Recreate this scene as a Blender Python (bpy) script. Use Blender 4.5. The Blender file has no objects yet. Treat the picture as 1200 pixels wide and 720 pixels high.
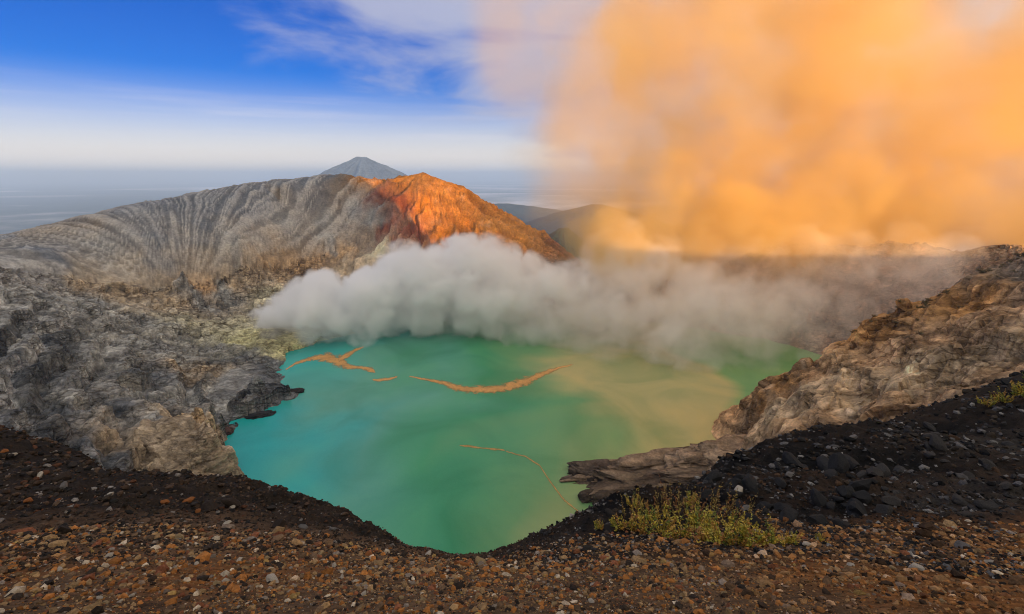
import bpy, bmesh, math, random
import numpy as np
R = math.radians
rng = np.random.default_rng(7)
random.seed(7)
sc = bpy.context.scene
col = sc.collection

# ------------------------------------------------------------------ camera, sky, sun, exposure
FPX, CAMZ, HORIZON = 600.0, 200.0, 205.0          # focal length in photo pixels, eye height over the lake, horizon row
PITCH = math.atan((360 - HORIZON) / FPX)
cam_d = bpy.data.cameras.new('camera')
cam_d.sensor_width = 36.0
cam_d.lens = 36.0 * FPX / 1200
cam_d.clip_start, cam_d.clip_end = 0.1, 600000
cam = bpy.data.objects.new('camera', cam_d)
col.objects.link(cam)
cam.location = (0, 0, CAMZ)
cam.rotation_euler = (math.pi / 2 - PITCH, 0, 0)
sc.camera = cam

SUN_EL, SUN_AZ = R(7.5), R(35)                    # sun low behind the camera; azimuth measured from -Y towards +X
sun_vec = (math.sin(SUN_AZ) * math.cos(SUN_EL), -math.cos(SUN_AZ) * math.cos(SUN_EL), math.sin(SUN_EL))
from mathutils import Vector
sd = bpy.data.lights.new('sun', 'SUN')
sd.energy = 5.0
sd.angle = R(0.5)
sd.color = (1.0, 0.48, 0.15)
sun = bpy.data.objects.new('sun', sd)
col.objects.link(sun)
sun.rotation_euler = Vector(sun_vec).to_track_quat('Z', 'Y').to_euler()

world = bpy.data.worlds.new('World')
sc.world = world
world.use_nodes = True
wt = world.node_tree
wt.nodes.clear()


def N(t, kind, **kw):
    n = t.nodes.new(kind)
    for k, v in kw.items():
        if k == 'i':
            for a, b in v.items():
                n.inputs[a].default_value = b
        else:
            setattr(n, k, v)
    return n


def math_n(t, op, a, b=None, c=None, clamp=False):
    n = t.nodes.new('ShaderNodeMath')
    n.operation = op
    n.use_clamp = clamp
    for i, v in enumerate((a, b, c)):
        if v is None:
            continue
        if hasattr(v, 'is_linked') or hasattr(v, 'links'):
            t.links.new(v, n.inputs[i])
        else:
            n.inputs[i].default_value = v
    return n.outputs[0]


def ramp_n(t, fac, stops, interp='LINEAR'):
    n = t.nodes.new('ShaderNodeValToRGB')
    cr = n.color_ramp
    cr.interpolation = interp
    while len(cr.elements) < len(stops):
        cr.elements.new(0.5)
    for e, (p, c) in zip(cr.elements, stops):
        e.position = p
        e.color = (*c, 1) if len(c) == 3 else c
    if fac is not None:
        t.links.new(fac, n.inputs[0])
    return n


def mixc(t, fac, a, b, blend='MIX'):
    n = t.nodes.new('ShaderNodeMix')
    n.data_type = 'RGBA'
    n.blend_type = blend
    for i, v in ((0, fac), (6, a), (7, b)):
        if hasattr(v, 'links'):
            t.links.new(v, n.inputs[i])
        elif i == 0:
            n.inputs[i].default_value = v
        else:
            n.inputs[i].default_value = (*v, 1)
    return n.outputs[2]


sky = N(wt, 'ShaderNodeTexSky', sky_type='NISHITA', sun_disc=False, sun_elevation=SUN_EL,
        sun_rotation=math.pi - SUN_AZ, altitude=2300, air_density=1.0, dust_density=0.5, ozone_density=3.5)
geo_w = N(wt, 'ShaderNodeTexCoord')
sep = N(wt, 'ShaderNodeSeparateXYZ')
wt.links.new(geo_w.outputs['Generated'], sep.inputs[0])
# high thin cloud: a flat layer overhead, so the streaks draw together towards the horizon
zc = math_n(wt, 'ADD', math_n(wt, 'MAXIMUM', sep.outputs[2], 0.0), 0.10)
cx = math_n(wt, 'DIVIDE', sep.outputs[0], zc)
cy = math_n(wt, 'DIVIDE', sep.outputs[1], zc)
comb = N(wt, 'ShaderNodeCombineXYZ')
wt.links.new(cx, comb.inputs[0])
wt.links.new(cy, comb.inputs[1])
nz1 = N(wt, 'ShaderNodeTexNoise', i={'Scale': 0.8, 'Detail': 8.0, 'Roughness': 0.55, 'Distortion': 0.5})
wt.links.new(comb.outputs[0], nz1.inputs['Vector'])
side = math_n(wt, 'ADD', cx, math_n(wt, 'MULTIPLY_ADD', cy, -0.364, 2.59))     # the cloud sheet lies to the east of this line
sm = N(wt, 'ShaderNodeMapRange', interpolation_type='SMOOTHSTEP', i={'From Min': -0.9, 'From Max': 1.9, 'To Min': -0.25, 'To Max': 0.22})
wt.links.new(side, sm.inputs[0])
cl = N(wt, 'ShaderNodeMapRange', interpolation_type='SMOOTHSTEP', i={'From Min': 0.40, 'From Max': 0.72, 'To Max': 0.9})
wt.links.new(math_n(wt, 'ADD', nz1.outputs['Fac'], sm.outputs[0]), cl.inputs[0])
# low streaks of cloud over the horizon
strk = N(wt, 'ShaderNodeMapping')
strk.inputs['Scale'].default_value = (1.2, 1.2, 26.0)
wt.links.new(geo_w.outputs['Generated'], strk.inputs[0])
nz2 = N(wt, 'ShaderNodeTexNoise', i={'Scale': 1.6, 'Detail': 6.0, 'Roughness': 0.6})
wt.links.new(strk.outputs[0], nz2.inputs['Vector'])
st = N(wt, 'ShaderNodeMapRange', interpolation_type='SMOOTHSTEP', i={'From Min': 0.48, 'From Max': 0.75, 'To Max': 0.4})
wt.links.new(nz2.outputs['Fac'], st.inputs[0])
lowb = N(wt, 'ShaderNodeMapRange', interpolation_type='SMOOTHSTEP', i={'From Min': 0.17, 'From Max': 0.03})
wt.links.new(sep.outputs[2], lowb.inputs[0])
hs = N(wt, 'ShaderNodeHueSaturation', i={'Hue': 0.528, 'Saturation': 1.6, 'Value': 0.82})
wt.links.new(sky.outputs[0], hs.inputs['Color'])
# pale haze over the horizon, then the cloud sheet: lilac away from the sun, warm and bright towards it, strengthened out of view to lift the fill light
hz_f = N(wt, 'ShaderNodeMapRange', interpolation_type='SMOOTHSTEP', i={'From Min': 0.17, 'From Max': 0.0, 'To Max': 0.95})
wt.links.new(sep.outputs[2], hz_f.inputs[0])
SKY0 = mixc(wt, hz_f.outputs[0], hs.outputs[0], (6.2, 5.4, 4.9))
SKY1 = mixc(wt, math_n(wt, 'MULTIPLY', st.outputs[0], lowb.outputs[0]), SKY0, (6.2, 5.6, 5.3))
dsun = N(wt, 'ShaderNodeVectorMath', operation='DOT_PRODUCT')
wt.links.new(geo_w.outputs['Generated'], dsun.inputs[0])
dsun.inputs[1].default_value = sun_vec
ccol = ramp_n(wt, math_n(wt, 'MULTIPLY_ADD', dsun.outputs['Value'], 0.5, 0.5), [(0.0, (.24, .26, .38)), (0.25, (.36, .37, .43)), (0.6, (.58, .55, .52)), (1.0, (1.0, .87, .70))])
cmul = N(wt, 'ShaderNodeVectorMath', operation='SCALE', i={'Scale': 10.0})
wt.links.new(ccol.outputs[0], cmul.inputs[0])
SKYCLOUD = mixc(wt, cl.outputs[0], SKY1, cmul.outputs[0])
bg = N(wt, 'ShaderNodeBackground', i={'Strength': 0.085})
wt.links.new(SKYCLOUD, bg.inputs[0])
wo = N(wt, 'ShaderNodeOutputWorld')
wt.links.new(bg.outputs[0], wo.inputs[0])

vs = sc.view_settings
vs.view_transform = 'Standard'
vs.look = 'None'
vs.exposure = 1.0
vs.gamma = 1
vs.use_curve_mapping = False

cy_ = sc.cycles
cy_.use_denoising = True
cy_.max_bounces = 16
cy_.diffuse_bounces = 2
cy_.glossy_bounces = 2
cy_.volume_bounces = 12
cy_.transparent_max_bounces = 16
cy_.volume_step_rate = 2.5
cy_.volume_max_steps = 256
cy_.use_adaptive_sampling = True
cy_.filter_width = 1.0
cy_.sample_clamp_indirect = 6
cy_.caustics_reflective = False
cy_.caustics_refractive = False

# ------------------------------------------------------------------ pixel helpers
CP, SP = math.cos(PITCH), math.sin(PITCH)


def aty(px, py, Y):
    """point at forward distance Y on the line of sight through a photo pixel"""
    u, v = (px - 600) / FPX, -(py - 360) / FPX
    t = Y / (CP + v * SP)
    return (u * t, Y, CAMZ + (-SP + v * CP) * t)


def onz(px, py, z):
    u, v = (px - 600) / FPX, -(py - 360) / FPX
    t = (z - CAMZ) / (-SP + v * CP)
    return (u * t, (CP + v * SP) * t, z)


# ------------------------------------------------------------------ numpy noise
_perm = rng.permutation(4096).astype(np.int32)
_g3 = rng.normal(size=(4096, 3)).astype(np.float32)
_g3 /= np.linalg.norm(_g3, axis=1)[:, None]


def perlin(x, y, z=None):
    x = np.asarray(x, np.float32)
    y = np.asarray(y, np.float32)
    z = np.zeros_like(x) if z is None else np.asarray(z, np.float32)
    xi, yi, zi = np.floor(x).astype(np.int32), np.floor(y).astype(np.int32), np.floor(z).astype(np.int32)
    xf, yf, zf = x - xi, y - yi, z - zi
    fade = lambda t: t * t * t * (t * (t * 6 - 15) + 10)
    u, v, w = fade(xf), fade(yf), fade(zf)
    out = 0
    for dz in (0, 1):
        pz = _perm[(zi + dz) & 4095]
        for dy in (0, 1):
            py_ = _perm[(pz + yi + dy) & 4095]
            for dx in (0, 1):
                g = _g3[_perm[(py_ + xi + dx) & 4095]]
                d = g[..., 0] * (xf - dx) + g[..., 1] * (yf - dy) + g[..., 2] * (zf - dz)
                out = out + d * (u if dx else 1 - u) * (v if dy else 1 - v) * (w if dz else 1 - w)
    return out * 1.5


def fbm(x, y, z=None, octs=5, gain=0.5, ridged=False):
    a, s, tot = 1.0, 0.0, 0.0
    f = 1.0
    for k in range(octs):
        n = perlin(x * f + 17.3 * k, y * f + 5.1 * k, None if z is None else z * f + 9.7 * k)
        if ridged:
            n = 1 - 2 * np.abs(n)
        s = s + a * n
        tot += a
        a *= gain
        f *= 2.03
    return s / tot


def facet(p, seed=0):
    """broken rock: space cut into random cells, each cell a tilted plane of its own; returns (offset, edge closeness)"""
    p = np.asarray(p, np.float32)
    ci = np.floor(p).astype(np.int32)
    best = np.full(len(p), 1e9, np.float32)
    sec = np.full(len(p), 1e9, np.float32)
    out = np.zeros(len(p), np.float32)
    for dx in (-1, 0, 1):
        for dy in (-1, 0, 1):
            for dz in (-1, 0, 1):
                cx_, cy2, cz_ = ci[:, 0] + dx, ci[:, 1] + dy, ci[:, 2] + dz
                h = _perm[(_perm[(_perm[(cx_ + seed) & 4095] + cy2) & 4095] + cz_) & 4095]
                g = _g3[h]
                d = p - np.stack([cx_, cy2, cz_], -1) - .5 - .42 * g[:, [1, 2, 0]]
                q_ = (d * d).sum(-1)
                nb = q_ < best
                sec = np.where(nb, best, np.minimum(sec, q_))
                out = np.where(nb, (d * _g3[(h + 77) & 4095]).sum(-1) * .9 + g[:, 0] * .45, out)
                best = np.where(nb, q_, best)
    return out, np.sqrt(sec) - np.sqrt(best)


def smooth(e0, e1, x):
    t = np.clip((x - e0) / (e1 - e0), 0, 1)
    return t * t * (3 - 2 * t)


# ------------------------------------------------------------------ mesh helpers
def grid_mesh(name, P, colors=None, mat=None, keep=None, shade=True):
    """P: rows x cols x 3. keep: boolean per face (rows-1, cols-1)."""
    nr, nc, _ = P.shape
    idx = np.arange(nr * nc, dtype=np.int32).reshape(nr, nc)
    q = np.stack([idx[:-1, :-1], idx[:-1, 1:], idx[1:, 1:], idx[1:, :-1]], -1).reshape(-1, 4)
    V = P.reshape(-1, 3)
    C = None if colors is None else colors.reshape(-1, 3)
    if keep is not None:
        q = q[keep.reshape(-1)]
        used = np.unique(q)
        remap = np.full(nr * nc, -1, np.int32)
        remap[used] = np.arange(len(used))
        q = remap[q]
        V = V[used]
        C = None if C is None else C[used]
    return quad_mesh(name, V, q, C, mat, smooth_shade=shade)


def quad_mesh(name, V, F, C=None, mat=None, smooth_shade=True):
    n = F.shape[1]
    me = bpy.data.meshes.new(name)
    me.vertices.add(len(V))
    me.vertices.foreach_set('co', np.ascontiguousarray(V, np.float32).ravel())
    me.loops.add(F.size)
    me.loops.foreach_set('vertex_index', np.ascontiguousarray(F, np.int32).ravel())
    me.polygons.add(len(F))
    me.polygons.foreach_set('loop_start', np.arange(0, F.size, n, dtype=np.int32))
    me.polygons.foreach_set('loop_total', np.full(len(F), n, np.int32))
    me.update(calc_edges=True)
    me.polygons.foreach_set('use_smooth', np.full(len(F), smooth_shade, bool))
    if C is not None:
        at = me.attributes.new('tint', 'FLOAT_COLOR', 'POINT')
        at.data.foreach_set('color', np.concatenate([C, np.ones((len(C), 1))], 1).astype(np.float32).ravel())
    if mat:
        me.materials.append(mat)
    o = bpy.data.objects.new(name, me)
    col.objects.link(o)
    return o


def tag(o, label=None, cat=None, group=None, kind=None):
    for k, v in (('label', label), ('category', cat), ('group', group), ('kind', kind)):
        if v:
            o[k] = v
    return o


def normals_of(P):
    du = np.gradient(P, axis=1)
    dv = np.gradient(P, axis=0)
    n = np.cross(du, dv)
    n /= np.linalg.norm(n, axis=-1, keepdims=True) + 1e-9
    n[n[..., 2] < 0] *= -1
    return n


class RBF:
    """smooth surface through scattered control points (linear kernel with affine part), colours by inverse distance"""

    def __init__(self, pts, cols, soft=0.0):
        self.p = np.array(pts, np.float64)
        self.c = np.array(cols, np.float64)
        self.xy = self.p[:, :2]
        n = len(self.p)
        d = np.linalg.norm(self.xy[:, None] - self.xy[None], axis=-1)
        A = np.zeros((n + 3, n + 3))
        A[:n, :n] = -d - np.eye(n) * soft
        A[:n, n] = A[n, :n] = 1
        A[:n, n + 1:] = self.xy / 100
        A[n + 1:, :n] = self.xy.T / 100
        b = np.zeros(n + 3)
        b[:n] = self.p[:, 2]
        self.w = np.linalg.solve(A, b)

    def z(self, x, y):
        n = len(self.p)
        out = self.w[n] + self.w[n + 1] * x / 100 + self.w[n + 2] * y / 100
        for k in range(n):
            out = out - self.w[k] * np.hypot(x - self.xy[k, 0], y - self.xy[k, 1])
        return out

    def color(self, x, y, power=3.0, which=None):
        num = np.zeros(x.shape + (3,))
        den = np.zeros(x.shape)
        for k in range(len(self.p)):
            if self.c[k, 0] < 0:
                continue
            w = 1 / ((x - self.xy[k, 0]) ** 2 + (y - self.xy[k, 1]) ** 2 + 1e-3) ** (power / 2)
            num += w[..., None] * self.c[k]
            den += w
        return num / den[..., None]


def densify(line, n):
    """line of (px,py,Y,colour) -> n extra points between each pair"""
    out = []
    for a, b in zip(line[:-1], line[1:]):
        for k in range(n):
            t = k / n
            out.append((a[0] + (b[0] - a[0]) * t, a[1] + (b[1] - a[1]) * t, a[2] + (b[2] - a[2]) * t, a[3] if t < .5 else b[3]))
    out.append(line[-1])
    return out


# ------------------------------------------------------------------ materials
def rock_mat(name, scale, bump, contrast=0.5, rough=0.9, fine=8.0, strata=0.0, tint=None, cells=0.0, cracks=0.0):
    m = bpy.data.materials.new(name)
    m.use_nodes = True
    t = m.node_tree
    b = t.nodes['Principled BSDF']
    b.inputs['Roughness'].default_value = rough
    b.inputs['Specular IOR Level'].default_value = 0.06
    tc = N(t, 'ShaderNodeTexCoord')
    mp = N(t, 'ShaderNodeMapping')
    t.links.new(tc.outputs['Object'], mp.inputs[0])
    if strata:
        mp.inputs['Rotation'].default_value = (0.12, 0.2, 0)
        mp.inputs['Scale'].default_value = (1, 1, strata)
    if tint is None:
        at = N(t, 'ShaderNodeAttribute', attribute_name='tint')
        base = at.outputs['Color']
    else:
        rgb = N(t, 'ShaderNodeRGB')
        rgb.outputs[0].default_value = (*tint, 1)
        base = rgb.outputs[0]
    n1 = N(t, 'ShaderNodeTexNoise', i={'Scale': scale, 'Detail': 9.0, 'Roughness': 0.68})
    n2 = N(t, 'ShaderNodeTexNoise', i={'Scale': scale * fine, 'Detail': 6.0, 'Roughness': 0.7})
    t.links.new(mp.outputs[0], n1.inputs['Vector'])
    t.links.new(mp.outputs[0], n2.inputs['Vector'])
    lo, hi = 1 - contrast, 1 + contrast
    r1 = ramp_n(t, n1.outputs['Fac'], [(0.3, (lo, lo, lo * 1.03)), (0.5, (1, 1, 1)), (0.72, (hi * 1.03, hi, hi * 0.94))])
    r2 = ramp_n(t, n2.outputs['Fac'], [(0.32, (lo, lo, lo)), (0.68, (hi, hi, hi))])
    c1 = mixc(t, 1.0, base, r1.outputs[0], 'MULTIPLY')
    c2 = mixc(t, 1.0, c1, r2.outputs[0], 'MULTIPLY')
    t.links.new(c2, b.inputs['Base Color'])
    add = math_n(t, 'MULTIPLY_ADD', n2.outputs['Fac'], 1.0 / fine * 2.0, n1.outputs['Fac'])
    if cells:
        for cs, amt in ((cells, .8), (cells * 3.1, .35)):
            vo = N(t, 'ShaderNodeTexVoronoi', i={'Scale': cs, 'Randomness': 1.0})
            t.links.new(mp.outputs[0], vo.inputs['Vector'])
            add = math_n(t, 'MULTIPLY_ADD', vo.outputs['Distance'], -amt, add)
            hv = ramp_n(t, vo.outputs['Color'], [(0.0, (.78, .78, .79)), (1.0, (1.22, 1.215, 1.2))])
            c2 = mixc(t, 1.0, c2, hv.outputs[0], 'MULTIPLY')
        t.links.new(c2, b.inputs['Base Color'])
    if cracks:
        mp2 = N(t, 'ShaderNodeMapping')
        mp2.inputs['Rotation'].default_value = (0.3, 0.65, 0.2)
        mp2.inputs['Scale'].default_value = (.4, .7, 1.7)
        wob_ = N(t, 'ShaderNodeVectorMath', operation='SCALE', i={'Scale': .4 / cracks})
        ctr = N(t, 'ShaderNodeVectorMath', operation='SUBTRACT')
        ctr.inputs[1].default_value = (.5, .5, .5)
        t.links.new(n1.outputs['Color'], ctr.inputs[0])
        t.links.new(ctr.outputs[0], wob_.inputs[0])
        sm_ = N(t, 'ShaderNodeVectorMath', operation='ADD')
        t.links.new(tc.outputs['Object'], sm_.inputs[0])
        t.links.new(wob_.outputs[0], sm_.inputs[1])
        t.links.new(sm_.outputs[0], mp2.inputs[0])
        msk = N(t, 'ShaderNodeTexNoise', i={'Scale': cracks * .45, 'Detail': 3.0})
        t.links.new(tc.outputs['Object'], msk.inputs['Vector'])
        mk_ = N(t, 'ShaderNodeMapRange', interpolation_type='SMOOTHSTEP', i={'From Min': .38, 'From Max': .62, 'To Min': .2, 'To Max': .85})
        t.links.new(msk.outputs['Fac'], mk_.inputs[0])
        for cs, amt, w_ in ((cracks, .36, .09), (cracks * 3.3, .18, .12)):
            vo = N(t, 'ShaderNodeTexVoronoi', feature='DISTANCE_TO_EDGE', i={'Scale': cs})
            t.links.new(mp2.outputs[0], vo.inputs['Vector'])
            ck = N(t, 'ShaderNodeMapRange', i={'From Max': w_})
            t.links.new(vo.outputs['Distance'], ck.inputs[0])
            add = math_n(t, 'MULTIPLY_ADD', math_n(t, 'MULTIPLY', ck.outputs[0], mk_.outputs[0]), amt, add)
            vf = N(t, 'ShaderNodeTexVoronoi', i={'Scale': cs})
            t.links.new(mp2.outputs[0], vf.inputs['Vector'])
            hv = ramp_n(t, vf.outputs['Color'], [(0.0, (.80, .795, .79)), (1.0, (1.20, 1.195, 1.18))])
            c2 = mixc(t, 1.0, c2, hv.outputs[0], 'MULTIPLY')
            dk_ = ramp_n(t, ck.outputs[0], [(0.0, (.50, .46, .42)), (1.0, (1, 1, 1))])
            c2 = mixc(t, mk_.outputs[0], c2, dk_.outputs[0], 'MULTIPLY')
        t.links.new(c2, b.inputs['Base Color'])
    bp = N(t, 'ShaderNodeBump', i={'Strength': 0.8, 'Distance': bump})
    t.links.new(add, bp.inputs['Height'])
    t.links.new(bp.outputs[0], b.inputs['Normal'])
    return m


M_crater = rock_mat('crater_rock', 0.045, 7.0, 0.42, fine=7.0, cracks=0.065)
M_cliff = rock_mat('cliff_rock', 0.05, 5.0, 0.30, fine=6.0, strata=1.3, cracks=0.042)
M_soil = rock_mat('rim_soil', 1.6, 0.18, 0.5, fine=9.0)
M_stone = rock_mat('stone', 9.0, 0.02, 0.3, rough=0.8, fine=4.0)
M_ash = rock_mat('ash_slope', 0.05, 5.0, 0.30, fine=6.0)
M_far = rock_mat('far_slope', 0.004, 60.0, 0.35, fine=8.0)

# ------------------------------------------------------------------ the crater
GREY, BLUE, BROWN = (.33, .315, .29), (.24, .25, .27), (.30, .24, .18)
TAN, ORANGE, PALE = (.47, .37, .25), (.46, .31, .17), (.58, .54, .38)
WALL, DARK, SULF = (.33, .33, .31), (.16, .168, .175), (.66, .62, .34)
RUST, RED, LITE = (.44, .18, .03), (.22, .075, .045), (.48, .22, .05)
CLIFF, BUFF, OCHRE, VEG = (.52, .34, .19), (.60, .45, .28), (.50, .27, .10), (.09, .085, .04)
MAUVE, NONE = (.26, .19, .16), (-1, -1, -1)

sky_left = [(-420, 330, 300, BLUE), (-250, 318, 430, BLUE), (-120, 305, 560, BLUE), (0, 284, 660, BLUE), (60, 273, 700, BROWN), (110, 262, 740, BROWN), (160, 248, 780, BLUE),
            (190, 242, 800, BLUE), (240, 243, 840, BLUE), (275, 237, 880, BLUE), (310, 225, 940, BLUE), (350, 218, 1000, BLUE),
            (385, 209, 1050, BLUE), (405, 207, 1060, BROWN), (430, 215, 1080, RUST), (455, 221, 1095, RUST), (478, 211, 1110, LITE),
            (497, 204, 1120, LITE), (515, 212, 1125, RUST), (550, 233, 1130, RUST), (590, 257, 1120, RUST), (640, 286, 1090, RUST), (670, 306, 1050, RED)]
sky_right = [(700, 330, 1000, MAUVE), (760, 335, 900, MAUVE), (820, 316, 800, MAUVE), (870, 303, 760, MAUVE), (920, 289, 720, MAUVE), (1000, 291, 700, MAUVE),
             (1080, 289, 660, MAUVE), (1130, 301, 640, MAUVE), (1163, 291, 600, BROWN), (1190, 297, 570, BROWN), (1260, 300, 540, BROWN), (1400, 310, 480, BROWN)]
shelf = [(-420, 350, 240, GREY), (-150, 335, 400, GREY), (0, 319, 530, GREY), (60, 327, 580, GREY), (130, 337, 630, TAN), (170, 342, 660, TAN), (200, 342, 690, TAN), (240, 338, 720, ORANGE),
         (300, 327, 790, TAN), (350, 313, 860, ORANGE), (400, 300, 920, ORANGE), (432, 290, 950, BROWN)]
spur = [(868, 522, 349, CLIFF), (873, 500, 350, CLIFF), (885, 472, 352, OCHRE), (905, 456, 355, CLIFF), (930, 440, 354, OCHRE), (960, 420, 352, CLIFF), (1000, 395, 352, OCHRE),
        (1050, 370, 350, OCHRE), (1100, 346, 350, OCHRE), (1150, 326, 350, BROWN), (1200, 301, 345, BROWN), (1300, 300, 340, BROWN), (1450, 325, 330, BROWN)]
C_pts = densify(sky_left, 2) + densify(sky_right, 2) + densify(shelf, 2) + densify(spur, 2) + [
    # rilled ash slope over the shelf
    (60, 296, 620, BLUE), (120, 290, 690, GREY), (180, 280, 730, BLUE), (215, 322, 690, GREY), (240, 270, 790, BLUE), (280, 285, 800, GREY), (330, 260, 920, GREY), (380, 262, 970, GREY),
    (420, 250, 1000, GREY), (330, 240, 960, BROWN), (400, 232, 1020, BROWN), (390, 285, 930, GREY), (438, 262, 980, GREY),
    # red cliff under the peak, its shadow partly put into the dark colour; the sunlit face
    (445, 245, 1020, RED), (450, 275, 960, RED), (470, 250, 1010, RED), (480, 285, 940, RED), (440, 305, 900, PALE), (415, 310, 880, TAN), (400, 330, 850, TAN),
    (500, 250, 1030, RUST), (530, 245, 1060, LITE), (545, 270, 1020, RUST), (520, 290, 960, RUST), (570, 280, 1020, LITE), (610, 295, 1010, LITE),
    # inner wall
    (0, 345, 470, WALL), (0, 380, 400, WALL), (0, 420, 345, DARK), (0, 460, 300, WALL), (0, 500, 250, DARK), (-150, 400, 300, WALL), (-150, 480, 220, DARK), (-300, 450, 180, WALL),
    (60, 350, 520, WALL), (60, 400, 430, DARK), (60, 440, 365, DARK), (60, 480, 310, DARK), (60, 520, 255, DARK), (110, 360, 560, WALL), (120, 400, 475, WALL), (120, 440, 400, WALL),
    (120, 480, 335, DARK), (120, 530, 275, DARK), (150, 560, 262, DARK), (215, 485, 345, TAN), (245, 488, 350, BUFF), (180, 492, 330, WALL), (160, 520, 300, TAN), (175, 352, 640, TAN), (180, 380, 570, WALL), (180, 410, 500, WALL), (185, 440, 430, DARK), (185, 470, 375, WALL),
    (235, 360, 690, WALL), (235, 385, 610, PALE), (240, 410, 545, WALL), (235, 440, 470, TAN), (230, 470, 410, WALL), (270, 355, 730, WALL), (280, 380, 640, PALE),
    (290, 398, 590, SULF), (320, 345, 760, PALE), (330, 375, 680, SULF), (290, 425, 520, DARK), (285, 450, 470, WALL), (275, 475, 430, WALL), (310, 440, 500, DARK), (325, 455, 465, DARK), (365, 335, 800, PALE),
    # tan cliff face towards the camera
    (900, 500, 300, BUFF), (930, 470, 310, BUFF), (960, 500, 265, CLIFF), (980, 450, 305, BUFF), (1020, 480, 262, BUFF), (1030, 420, 315, CLIFF), (1080, 450, 262, BUFF), (1080, 400, 300, CLIFF),
    (1130, 430, 255, BUFF), (1150, 380, 285, CLIFF), (1200, 430, 232, CLIFF), (1200, 360, 290, CLIFF), (1200, 330, 315, BROWN), (1120, 360, 325, OCHRE), (1300, 400, 220, CLIFF), (1400, 330, 220, CLIFF), (1250, 480, 170, CLIFF),
    (1060, 500, 225, CLIFF), (1140, 490, 200, CLIFF), (910, 528, 280, CLIFF), (990, 520, 240, CLIFF)]
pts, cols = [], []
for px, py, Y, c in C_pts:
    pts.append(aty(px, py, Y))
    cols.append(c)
# shoreline at z = 0 and the bed inside it
for px, py, c in [(346, 460, DARK), (330, 466, DARK), (310, 480, DARK), (290, 488, WALL), (266, 494, DARK), (262, 515, BUFF), (257, 545, TAN), (255, 562, DARK),
                  (322, 440, DARK), (326, 425, DARK), (332, 415, SULF), (350, 407, SULF), (870, 526, CLIFF), (915, 470, CLIFF), (935, 440, CLIFF)]:
    pts.append(onz(px, py, 3.0)); cols.append(c)
for px, py, z, c in [(300, 446, 20, DARK), (318, 452, 16, DARK), (292, 466, 14, WALL), (335, 458, 8, DARK), (250, 480, 20, WALL), (272, 486, 9, DARK), (312, 470, 8, DARK)]:
    pts.append(onz(px, py, z)); cols.append(c)
for px, py, z in [(375, 468, -8), (345, 482, -8), (300, 508, -8), (300, 560, -10), (350, 430, -6), (450, 440, -15), (600, 450, -20), (600, 550, -20), (450, 550, -20), (750, 480, -15), (850, 450, -12),
                  (820, 500, -8), (620, 640, -8), (500, 640, -8), (400, 400, -6), (520, 385, -6), (660, 600, -8), (730, 500, -10), (890, 420, -8)]:
    pts.append(onz(px, py, z)); cols.append(NONE)
for p, c in [((-60, 745, 8), PALE), ((40, 760, 8), RED), ((150, 740, 6), MAUVE), ((260, 690, 6), MAUVE), ((330, 620, 4), MAUVE), ((370, 540, 4), MAUVE), ((330, 480, 2), CLIFF), ((-150, 720, 4), PALE), ((-220, 670, 3), SULF),
             ((250, 405, 8), CLIFF), ((380, 440, 40), BROWN), ((480, 480, 70), BROWN), ((400, 640, 50), MAUVE), ((500, 590, 70), MAUVE), ((100, 850, 45), MAUVE), ((-80, 850, 40), RUST), ((220, 790, 38), MAUVE),
             # slope under the camera's rim down to the lake
             ((0, 110, 95), DARK), ((-80, 110, 90), DARK), ((-150, 120, 95), DARK), ((90, 110, 95), DARK), ((0, 200, 22), DARK), ((-90, 220, 18), DARK), ((-170, 230, 22), DARK), ((70, 215, 22), DARK),
             ((130, 180, 55), CLIFF), ((180, 130, 100), CLIFF), ((260, 110, 130), CLIFF), ((-220, 130, 110), DARK), ((-300, 100, 130), WALL), ((130, 250, 18), CLIFF), ((110, 295, -6), CLIFF), ((150, 325, -4), CLIFF), ((95, 325, -9), CLIFF),
             ((70, 290, -9), CLIFF), ((40, 265, -6), NONE), ((-220, 285, 12), TAN), ((-200, 270, 10), DARK),
             # flanks outside the rim
             ((-1100, 500, 0), BROWN), ((-1150, 900, -60), VEG), ((-900, 1200, -60), VEG), ((-600, 1150, 60), BROWN), ((-500, 1400, -60), VEG), ((-250, 1350, 20), VEG), ((-60, 1350, 0), VEG), ((-200, 1650, -140), VEG),
             ((60, 1250, -10), VEG), ((150, 1300, -60), VEG), ((300, 1200, -90), VEG), ((400, 1000, -40), VEG), ((600, 1000, -60), VEG), ((800, 800, -20), VEG), ((900, 600, 40), VEG), ((900, 1300, -160), VEG),
             ((-900, 250, 60), BROWN), ((900, 350, 130), BROWN), ((-700, 1750, -200), VEG), ((500, 1750, -230), VEG), ((-1500, 1000, -200), VEG), ((1500, 900, -150), VEG), ((-1500, 300, -120), VEG), ((1400, 300, 0), VEG)]:
    pts.append(p); cols.append(c)
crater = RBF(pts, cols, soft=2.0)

az = np.linspace(R(-60), R(60), 1100)
rr = np.exp(np.linspace(math.log(95), math.log(1800), 560))
A, RR = np.meshgrid(az, rr)
X, Y = np.sin(A) * RR, np.cos(A) * RR
Z = crater.z(X, Y)
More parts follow.
